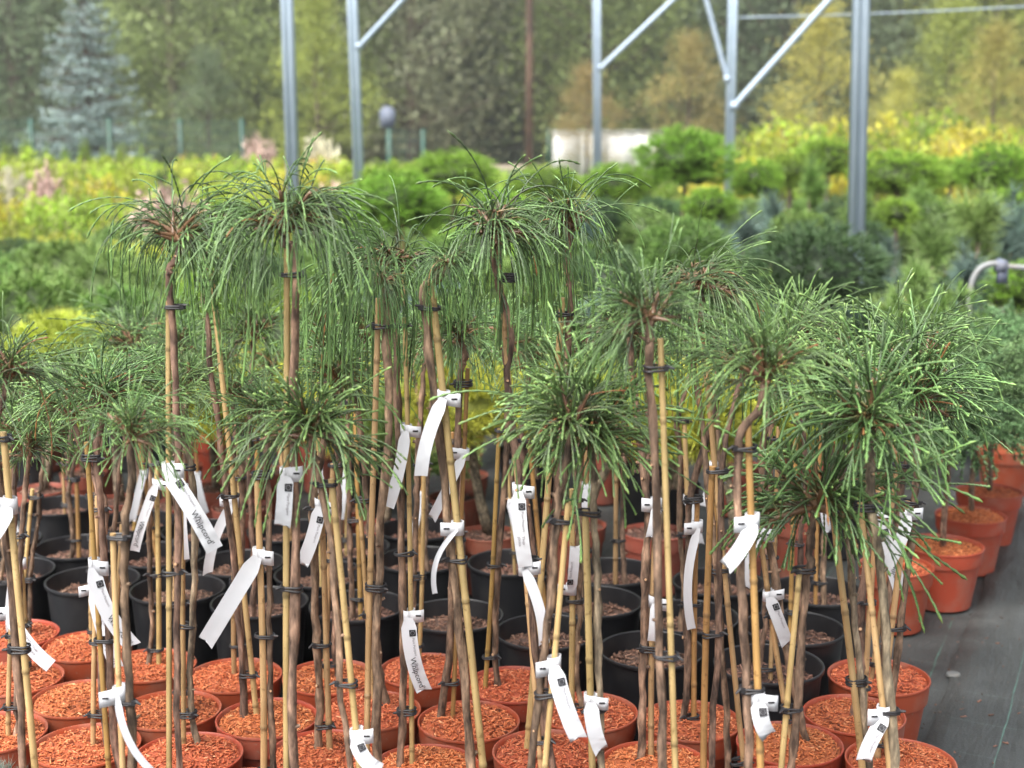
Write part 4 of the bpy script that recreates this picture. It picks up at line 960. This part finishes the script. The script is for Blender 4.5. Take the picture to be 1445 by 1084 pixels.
for row, (Y, yt, n_) in enumerate([(16, 196, 9), (18, 180, 9), (20.5, 168, 9)]):
    for k in range(n_):
        x = 1010 + 480 * (k + q.uniform(.2, .8)) / n_; lim = yt + q.uniform(-9, 9) + (18 if x < 1080 else 0)
        mk = q.choices(['lime', 'gold_shrub', 'green_shrub'], [4, 1.3, 1.6])[0]
        bush(x, lim, q.uniform(80, 125), Y, M[mk], {'lime': 'tall lime green shrub on the right of the far bed', 'green_shrub': 'tall plain green shrub on the right of the far bed', 'gold_shrub': 'tall golden shrub on the right of the far bed'}[mk], 'tall shrubs behind the bright pines')
for k in range(14):
    x = 520 + 480 * (k + q.uniform(.2, .8)) / 14; Y = q.uniform(12, 17)
    bush(x, 246 + q.uniform(-6, 14), q.uniform(70, 105), Y, M[q.choice(['lime', 'green_shrub', 'gold_shrub', 'green_shrub'])], 'shrub in the open middle of the far bed', 'shrubs below the white board')

# filler rows hidden mostly by the plants in front: low pines standing in their pots
occupied = [(o.location.x, o.location.y) for o in C.objects if o.parent is None and 'category' in o]
F5 = 'low container plants filling the rows'
b_ = 3.5
while b_ < 12.5:
    a_ = -6.5
    while a_ < 3.2:
        p = bed(a_ + q.uniform(-.05, .05), b_ + q.uniform(-.05, .05)); a_ += (.42 + .02 * b_) if b_ > 4.9 else .23
        if p.y < 3.75 or abs(p.x) > p.y * .40 + .2 or p.dot(ux) > sa - .25: continue
        if any((p.x - x) ** 2 + (p.y - y) ** 2 < (.215 if p.y < 5 else .30) ** 2 for x, y in occupied): continue
        occupied.append((p.x, p.y)); m = q.choice(['mugo', 'soft', 'mugo_dark', 'blue', 'bright', 'mugo', 'soft'] if p.x > -1 else ['mugo', 'soft', 'soft', 'yellow', 'mugo_dark', 'mugo'])
        pine(0, 0, 0, 0, M[m], {'mugo': 'knee-high green conifer filling the rows', 'soft': 'knee-high soft green conifer filling the rows', 'mugo_dark': 'knee-high dark conifer filling the rows', 'blue': 'knee-high blue-grey conifer filling the rows', 'bright': 'knee-high bright green conifer filling the rows', 'yellow': 'knee-high yellow conifer filling the rows'}[m], F5, GLOBE_FAR, q.uniform(.8, 1.1), P=Vector((p.x, p.y, q.uniform(.36, .52))), r=q.uniform(.19, .26) if p.y > 5 else q.uniform(.10, .15), pot=q.choice('tob') if p.y > 5 else q.choice('oob'), stem_r=.01)
    b_ += (.46 + .02 * b_) if b_ > 4.8 else .24

# ------------------------------------------------------------------ steel frame posts with braces
def post(x0, y0, x1, y1, wpx, Y, label, braces=(), wid=None):
    w = wpx * Y / F; b = px(x1, y1, Y=Y); tp = px(x0, y0, Y=Y); sl = (tp.x - b.x) / (tp.z - b.z)
    root = thing('steel_post', label, 'post', (b.x - sl * b.z, Y, 0), 0, 'galvanised frame posts'); H = 4.2
    ct = w * .5; e = w * .16; lip = w * .14      # C-profile: two flanges and a grooved face
    prof = [(-ct, -ct), (-e, -ct), (-e * .4, -ct + lip), (e * .9, -ct + lip), (e * 1.5, -ct), (ct, -ct), (ct, ct), (-ct, ct)]
    v = [(x, y, z) for z in (0, H) for x, y in prof]; n = len(prof)
    v = [(x + sl * z, y, z) for x, y, z in v]
    f4 = [[i, (i + 1) % n, n + (i + 1) % n, n + i] for i in range(n)]
    obj('profile', mesh_np('profile', v, [np.array(f4), np.array([list(range(n))[::-1], list(range(n, 2 * n))])]), M['galv'], root)
    mb = MB(); mb.box((0, 0, .01), (w * 2.2, w * 2.2, .02)); obj('foot_plate', mb.mesh('foot_plate'), M['galv'], root)
    for (ax, ay, bx, by, bw) in braces:
        A = px(ax, ay, Y=Y - w * .2) - root.location; B = px(bx, by, Y=Y - w * .2) - root.location; d = B - A; Bn = A + d * ((3.6 - A.z) / d.z) if d.z > 0 else B
        r = bw / 2 * Y / F; mb = MB(); mb.tube([tuple(A - d.normalized() * w * .3), tuple(A + (Bn - A) * .3), tuple(Bn)], r, 10); o = obj('brace', mb.mesh('brace', True, 50), M['galv'], root)
        m2 = MB(); m2.box(tuple(A), (r * 2.3, r * 2.3, r * 2.3)); obj('bracket', m2.mesh('bracket'), M['galv'], root)
post(405, 0, 413, 240, 16, 9.4, 'slim steel post behind the tallest weeping whipcord')
post(497, 0, 508, 280, 14, 10.6, 'steel post with one brace rising from above the reddish-shooted crown', [(507, 66, 572, -4, 8)])
post(842, 0, 843, 220, 11, 14.0, 'steel post with one brace in front of the white board', [(848, 96, 952, -2, 7)])
post(1034, 0, 1030, 190, 12, 12.6, 'steel post with two braces beside the golden shrubs', [(1036, 150, 1170, 0, 9), (1026, 112, 996, -2, 7)])
post(1215, 0, 1208, 345, 20.5, 6.6, 'thick grooved steel post above the dark dense globe pine')
def rod(name, a, b, r, mat, label, cat, sag=0, group=None):
    mb = MB(); n = 16; mb.tube([tuple(a.lerp(b, i / n) - Vector((0, 0, sag * 4 * (i / n) * (1 - i / n)))) for i in range(n + 1)], r, 6); return tag(obj(name, mb.mesh(name, True), mat), label, cat, group)
rod('support_cable', px(1036, 25, Y=12.6), px(1700, -8, Y=12.6), .007, M['galv'], 'thin sagging cable running from the two-braced post', 'cable', .03)
# pipe fitting among the right-hand pines
t = thing('irrigation_pipe', 'bent pale irrigation pipe with grey coupling among the pines', 'pipe', px(1400, 378, Y=6.0))
o0 = px(1400, 378, Y=6.0); mb = MB(); mb.tube([tuple(p - o0) for p in smooth_path([px(1366, 470, Y=6.0), px(1369, 410, Y=6), px(1380, 382, Y=6), px(1400, 372, Y=6), px(1420, 376, Y=6), px(1470, 379, Y=6)], 24)], .012, 8); obj('tube', mb.mesh('tube', True), M['hose'], t)
mb = MB(); mb.tube([tuple(px(1406, 374, Y=6) - o0), tuple(px(1418, 377, Y=6) - o0)], .03, 10); mb.box(tuple(px(1414, 388, Y=6) - o0), (.04, .03, .07)); obj('coupling', mb.mesh('coupling'), M['sign_face'], t)
lg = px(1366, 470, Y=6.0); mb = MB(); mb.tube([tuple(lg - o0), (lg.x - o0.x, 0, -o0.z)], .012, 8); obj('riser', mb.mesh('riser', True), M['hose'], t)

# ------------------------------------------------------------------ fence, gate, sign, white board
def fence_run(x0, x1, Y, ytop, xs, label):
    z = px(722, ytop, Y=Y).z; a = px(x0, 200, Y=Y).x; b = px(x1, 200, Y=Y).x
    t = thing('mesh_fence', label, 'fence', (a, Y, 0), 0)
    for x in xs:
        mb = MB(); mb.box((px(x, 200, Y=Y).x - a, 0, z / 2), (.06, .06, z)); obj('post', mb.mesh('post'), M['fence_green'], t)
    mb = MB(); n = int((b - a) / .06)
    for i in range(n): mb.box(((b - a) * i / n, .035, z / 2), (.006, .006, z * .96))
    for k in range(8): mb.box(((b - a) / 2, .042, z * (.08 + .89 * k / 7)), (b - a, .008, .008))
    obj('wire_mesh', mb.mesh('wire_mesh'), M['fence_green'], t, kind='stuff')
fence_run(-60, 345, 23, 168, [-55, 45, 155, 255, 342], 'green wire mesh fence in front of the blue spruce')
fence_run(548, 600, 24, 182, [550, 597], 'short green mesh gate beside the grey-blue sign')
fence_run(772, 940, 37, 181, [774, 855, 938], 'green wire mesh fence behind the white board')
s0 = px(547, 165, Y=24.5); t = thing('notice_sign', 'grey-blue notice sign with arched top on a post', 'sign', (s0.x, 24.5, 0))
mb = MB(); mb.tube([(0, 0, 0), (0, 0, s0.z)], .03, 10); obj('post', mb.mesh('post', True), M['fence_green'], t)
w, h = .26, .36; prof = [(-w / 2, -h / 2), (w / 2, -h / 2), (w / 2, h * .3)] + [(w / 2 * math.cos(a) * .8, h * .3 + h * .2 * math.sin(a)) for a in np.linspace(.3, math.pi - .3, 7)] + [(-w / 2, h * .3)]
n = len(prof); v = [(x, y, z + s0.z) for y in (-.06, -.035) for x, z in prof]
obj('board', mesh_np('board', v, [np.array([[i, (i + 1) % n, n + (i + 1) % n, n + i] for i in range(n)]), np.array([list(range(n))[::-1], list(range(n, 2 * n))])]), M['sign_face'], t)
a, b = px(780, 186, Y=36), px(935, 186, Y=36)
t = thing('white_board_wall', 'low white panelled board wall at the edge of the wood', 'wall', (a.x, 36, 0)); W = b.x - a.x
for k in range(4):
    mb = MB(); mb.box((W * (k + .5) / 4, 0, a.z / 2), (W / 4 - .012, .05, a.z - .02)); obj('panel', mb.mesh('panel'), M['white_board'], t)
mb = MB(); mb.box((W / 2, -.01, a.z + .0), (W + .04, .09, .05)); obj('top_rail', mb.mesh('top_rail'), M['white_board'], t)

# ------------------------------------------------------------------ the wood behind
def tree_mesh(seed, h, w, clumps=110, per=70, size=.17, low=.12, droop=0.0, open_=0.0):
    r = np.random.default_rng(seed); cs = []; rn = []; cl = []
    for k in range(clumps):
        z = r.uniform(low, 1); prof = math.sin(min(1, (z - low) / (1 - low) * 1.08 + .12) * math.pi) ** .6 * w / 2 * r.uniform(.8, 1.15)
        a = r.random() * 6.28; o = prof * math.sqrt(r.uniform(.15, 1)); c = np.array([math.cos(a) * o, math.sin(a) * o, z * h]); cl.append(c)
        s = r.uniform(.05, .1) * w * (1 - .4 * open_) + .1; p = r.normal(0, 1, (per, 3)) * np.array([s, s, s * (.7 + droop)]); p[:, 2] -= droop * np.abs(r.normal(0, s, per))
        cs.append(c + p); rn.append(np.clip(r.normal(r.uniform(.05, .95), .07, per), 0, 1))
    c = np.concatenate(cs); c[:, 2] = np.maximum(c[:, 2], .1); v, f = leaf_quads(r, c, size)
    crown_ = mesh_np('crown', v, f, {'t': np.tile([0, .5, 1, .5], len(c)), 'rnd': np.repeat(np.concatenate(rn), 4)})
    mb = MB(); q = random.Random(seed); tp = [(q.gauss(0, .05), q.gauss(0, .05), h * i / 7) for i in range(8)]; tp[0] = (0, 0, -.02)
    mb.tube(tp, np.linspace(.018 * h, .003 * h, 8), 9, .2)
    for k in range(0, clumps, 4):
        e = cl[k]; z0 = max(.1 * h, e[2] - np.hypot(e[0], e[1]) * .6); mb.tube([(0, 0, z0), (e[0] * .5, e[1] * .5, z0 + (e[2] - z0) * .4), tuple(e)], np.array([.006 * h, .004 * h, .0015 * h]), 5, .2)
    return crown_, mb.mesh('trunk', True)
def spruce_mesh(seed, h, w, tiers=16, dens=1.0, size=.12, hole=.0):
    r = np.random.default_rng(seed); cs = []; rn = []; mb = MB(); mb.tube([(0, 0, -.02), (0, 0, h * .5), (0, 0, h)], np.array([.02 * h, .012 * h, .002 * h]), 8, .2)
    for k in range(tiers):
        z = h * (.03 + .95 * (k / tiers) ** .95); R_ = w / 2 * (1 - z / h) ** .95 + .05; nb = max(5, int(11 * (1 - z / h) + 5))
        for j in range(nb):
            a = 6.28 * (j + r.random() * .7) / nb; L = R_ * r.uniform(.75, 1.12); dz = r.uniform(-.5, .5) * h / tiers
            n = int(38 * dens * max(.3, L / (w / 2)) + 8); u = r.uniform(.1, 1, n); drp = -.16 * L * np.sin(u * math.pi * .8) + .05 * L * u
            lat = r.normal(0, 1, n) * (.06 + .14 * L * (1 - u * .5)); c = np.stack([math.cos(a) * u * L - math.sin(a) * lat, math.sin(a) * u * L + math.cos(a) * lat, z + dz + drp - np.abs(r.normal(0, .05, n)) * (1 + L * .5)], -1)
            cs.append(c); rn.append(np.clip(r.normal(r.uniform(.2, .9), .15, n), 0, 1))
            mb.tube([(0, 0, z + dz), (math.cos(a) * L * .5, math.sin(a) * L * .5, z + dz - .1 * L), (math.cos(a) * L * .9, math.sin(a) * L * .9, z + dz - .08 * L)], np.array([.004 * h, .003 * h, .001 * h]), 4, .2)
    c = np.concatenate(cs); c[:, 2] = np.maximum(c[:, 2], .06); v, f = leaf_quads(r, c, size, 1.0)
    return mesh_np('crown', v, f, {'t': np.tile([0, .5, 1, .5], len(c)), 'rnd': np.repeat(np.concatenate(rn), 4)}), mb.mesh('trunk', True)
TREES = [tree_mesh(700, 12, 6.5, 170, 130, .15, .03), tree_mesh(701, 13, 6, 170, 130, .15, .03, .5), tree_mesh(702, 11, 7, 170, 130, .15, .02, .2), tree_mesh(703, 14, 5.5, 170, 130, .15, .05, .8)]
SMALL = [tree_mesh(710, 5.0, 3.2, 80, 110, .085, .12, 0, .3), tree_mesh(711, 4.6, 3.4, 80, 110, .085, .15, 0, .4)]
SPR = [spruce_mesh(720, 14, 5.5, 24, 2.4, .18), spruce_mesh(721, 13, 5, 22, 2.4, .18)]
BLUE = spruce_mesh(730, 5.0, 3.3, 18, 3.4, .07)
def tree(mesh2, x, Y, mat, label, name='tree', s=1.0, group='trees of the wood', sz=None, bk='bark_tree'):
    p = px(x, 300, Y=Y); t = thing(name, label, 'tree', (p.x, Y, -.02), random.uniform(0, 6.28), group)
    sc = (s, s, sz or s)
    obj('crown', mesh2[0], mat, t, None, None, sc, kind='stuff'); obj('trunk', mesh2[1], M[bk], t, None, None, sc)
    return t
tree(BLUE, 132, 29, M['spruce'], 'blue-grey spruce with layered branches behind the green mesh fence', 'blue_spruce', 1.0, None)
wood = [(-60, 50, 'd', 1), (30, 47, 'd', 1.1), (95, 56, 's', 1), (190, 52, 'o', 1), (250, 47, 'o', 1), (330, 50, 'g', .9), (395, 55, 'o', 1), (455, 48, 'o', .9), (520, 52, 'g', 1), (585, 49, 'g', 1.05), (640, 57, 'd', 1), (690, 52, 's', 1), (770, 55, 'd', 1), (835, 50, 'o', 1), (900, 56, 'd', 1.05), (960, 60, 'd', 1), (1040, 54, 'd', 1.05), (1110, 52, 'd', 1.1), (1190, 58, 'd', 1), (1260, 50, 'd', 1.05), (1325, 54, 'd', 1), (1390, 49, 'l', 1.05), (1450, 53, 'l', 1), (1510, 50, 'o', 1), (150, 60, 'd', 1), (430, 61, 'd', 1), (740, 62, 'o', 1)]
KIND = {'d': ('tree_dark', 'dark green broadleaf tree in the wood'), 'o': ('tree_olive', 'olive green broadleaf tree in the wood'), 'g': ('tree_grey', 'grey-green willowy tree in the wood'), 'l': ('tree_lime', 'light yellow-green tree in the wood'), 's': ('tree_dark', 'dark conifer in the wood')}
for i, (x, Y, k, s) in enumerate(wood):
    m2 = SPR[i % 2] if k == 's' else TREES[i % 4]
    lm = next(nm for xm, nm in ((0, 'beyond the end of the mesh fence'), (100, 'behind the blue spruce'), (200, 'behind the fence beside the blue spruce'), (300, 'behind the round bush tree'), (400, 'behind the slim steel post'), (460, 'behind the cream flowering shrub'), (530, 'behind the notice sign'), (600, 'between the notice sign and the bare-stemmed pine'), (700, 'right beside the bare-stemmed pine'), (780, 'just past the bare-stemmed pine'), (850, 'behind the white board'), (930, 'behind the small rusty tree'), (1000, 'behind the thin rusty tree'), (1070, 'behind the two-braced post'), (1130, 'behind the rounded yellowing tree'), (1200, 'between yellowing tree and thick steel post'), (1290, 'behind the thick steel post'), (1350, 'behind the tall golden shrubs'), (1420, 'above the tall lime shrubs'), (1480, 'past the last yellowing tree'), (9999, 'at the far end of the tall shrubs')) if x < xm)
    tree(m2, x, Y, M[KIND[k][0]], KIND[k][1].replace(' in the wood', ' ' + lm) + (', deep in the wood' if Y > 59 else ''), 'forest_tree', s)
for (x, Y, k, s, lab) in [(1150, 33, 'tree_yellow', .78, 'rounded yellowing tree left of the thick steel post'), (1265, 34, 'tree_yellow', .55, 'small yellowing tree right of the thick steel post'), (1392, 32, 'tree_yellow', .68, 'yellowing tree at the end of the tall shrubs'), (970, 35, 'tree_rust', .68, 'thin rusty brown tree between two braced posts'), (826, 36, 'tree_rust', .55, 'small rusty brown tree behind the white board'), (300, 36, 'tree_dark', .62, 'rounded dark green bush tree behind the fence'), (450, 37, 'tree_lime', .9, 'light green young tree between two steel posts'), (1330, 38, 'tree_lime', .9, 'light green young tree between yellowing trees')]:
    tree(SMALL[int(x) % 2], x, Y, M[k], lab, 'small_tree', s, 'small trees before the wood')
# bare pine stem
p = px(746, 200, Y=46); t = thing('pine_tree', 'tall bare-stemmed pine with reddish brown trunk at the wood edge', 'tree', (p.x, 46, -.02))
mb = MB(); mb.tube([(0, 0, 0), (.03, 0, 4), (0, 0, 8), (.05, 0, 13)], np.array([.13, .12, .10, .05]), 10, .2); obj('trunk', mb.mesh('trunk', True), M['bark_pine'], t)
obj('crown', TREES[2][0], M['tree_dark'], t, (0, 0, 8.2), None, (.6, .6, .5), kind='stuff')
# undergrowth and the far mass of the wood
r = np.random.default_rng(900); N = 42000
c = np.stack([r.uniform(-34, 34, N), r.uniform(63, 74, N), r.beta(1.2, 1.6, N) * 17], -1); v, f = leaf_quads(r, c, .75)
o = obj('far_wood', mesh_np('far_wood', v, f, {'t': np.tile([0, .5, 1, .5], N), 'rnd': np.repeat(r.random(N), 4)}), M['tree_dark'], kind='stuff'); o['label'] = 'dense far wood closing off the background'; o['category'] = 'wood'
N = 16000; xs = r.uniform(-26, 26, N); hgt = .5 + .7 * np.abs(np.sin(xs * .9) * np.sin(xs * .37 + 1)); c = np.stack([xs, r.uniform(53, 57, N), r.random(N) ** 1.3 * hgt], -1); v, f = leaf_quads(r, c, .16)
o = obj('undergrowth', mesh_np('undergrowth', v, f, {'t': np.tile([0, .5, 1, .5], N), 'rnd': np.repeat(r.random(N), 4)}), M['tree_olive'], kind='stuff'); o['label'] = 'low undergrowth along the foot of the wood'; o['category'] = 'undergrowth'

# ------------------------------------------------------------------ small things on the mat and in the corner
p = px(1345, 953, Z=0); mb = MB(); mb.add(*lathe([(.0005, .005), (.012, .0055), (.0155, .004), (.017, .0005), (.017, -.002)], 24)); tag(obj('ground_pin', mb.mesh('ground_pin', True), M['weed_pin'], None, (p.x, p.y, .001)), 'round flat grey pin head holding the weed mat', 'ground pin')
r = np.random.default_rng(77); mb = MB()
for i in range(110):
    x, y = r.uniform(1270, 1445), r.uniform(640, 1084); p = px(x, y, Z=0); L = r.uniform(.003, .016); m = np.array(Matrix.Rotation(r.random() * 6.28, 3, 'Z'))
    mb.box((p.x, p.y, .002), (L, L * r.uniform(.06, .3), .002), m, r.random() * .6)
o = obj('litter', mb.mesh('litter'), M['brown_mulch'], kind='stuff'); o['label'] = 'scattered chips and dry needles on the weed mat'; o['category'] = 'litter'
# needle shoots reaching in at the lower left corner
b = px(-25, 1165, Z=.17); t = thing('potted_pine', 'small blue-green pine with needle tips at the corner of the bed', 'potted pine', (b.x, b.y - .05, 0))
obj('pot', POT_T, M['terracotta'], t); obj('mulch', MULCH_R[1], M['red_mulch'], t, (0, 0, .156), kind='stuff'); obj('trunk', STEMS[0], M['bark'], t, (0, 0, .15), None, (.4, .4, .06)); obj('crown', GLOBE_L[0], M['blue'], t, (0, 0, .20), None, (.09, .09, .09), kind='stuff')

# ------------------------------------------------------------------ air: far things pale a little
hm = bpy.data.materials.new('pale_air'); hm.use_nodes = True; hn = hm.node_tree.nodes; hn.clear()
ho = hn.new('ShaderNodeOutputMaterial'); pv = hn.new('ShaderNodeVolumePrincipled'); pv.inputs['Color'].default_value = (.93, .96, .97, 1); pv.inputs['Density'].default_value = .0013; pv.inputs['Anisotropy'].default_value = .2
hm.node_tree.links.new(pv.outputs[0], ho.inputs['Volume'])
mb = MB(); mb.box((0, 185, 9.4), (640, 470, 20.9)); hz = obj('haze', mb.mesh('haze'), hm, kind='stuff'); hz['label'] = 'thin pale air over the nursery and the wood'; hz['category'] = 'haze'
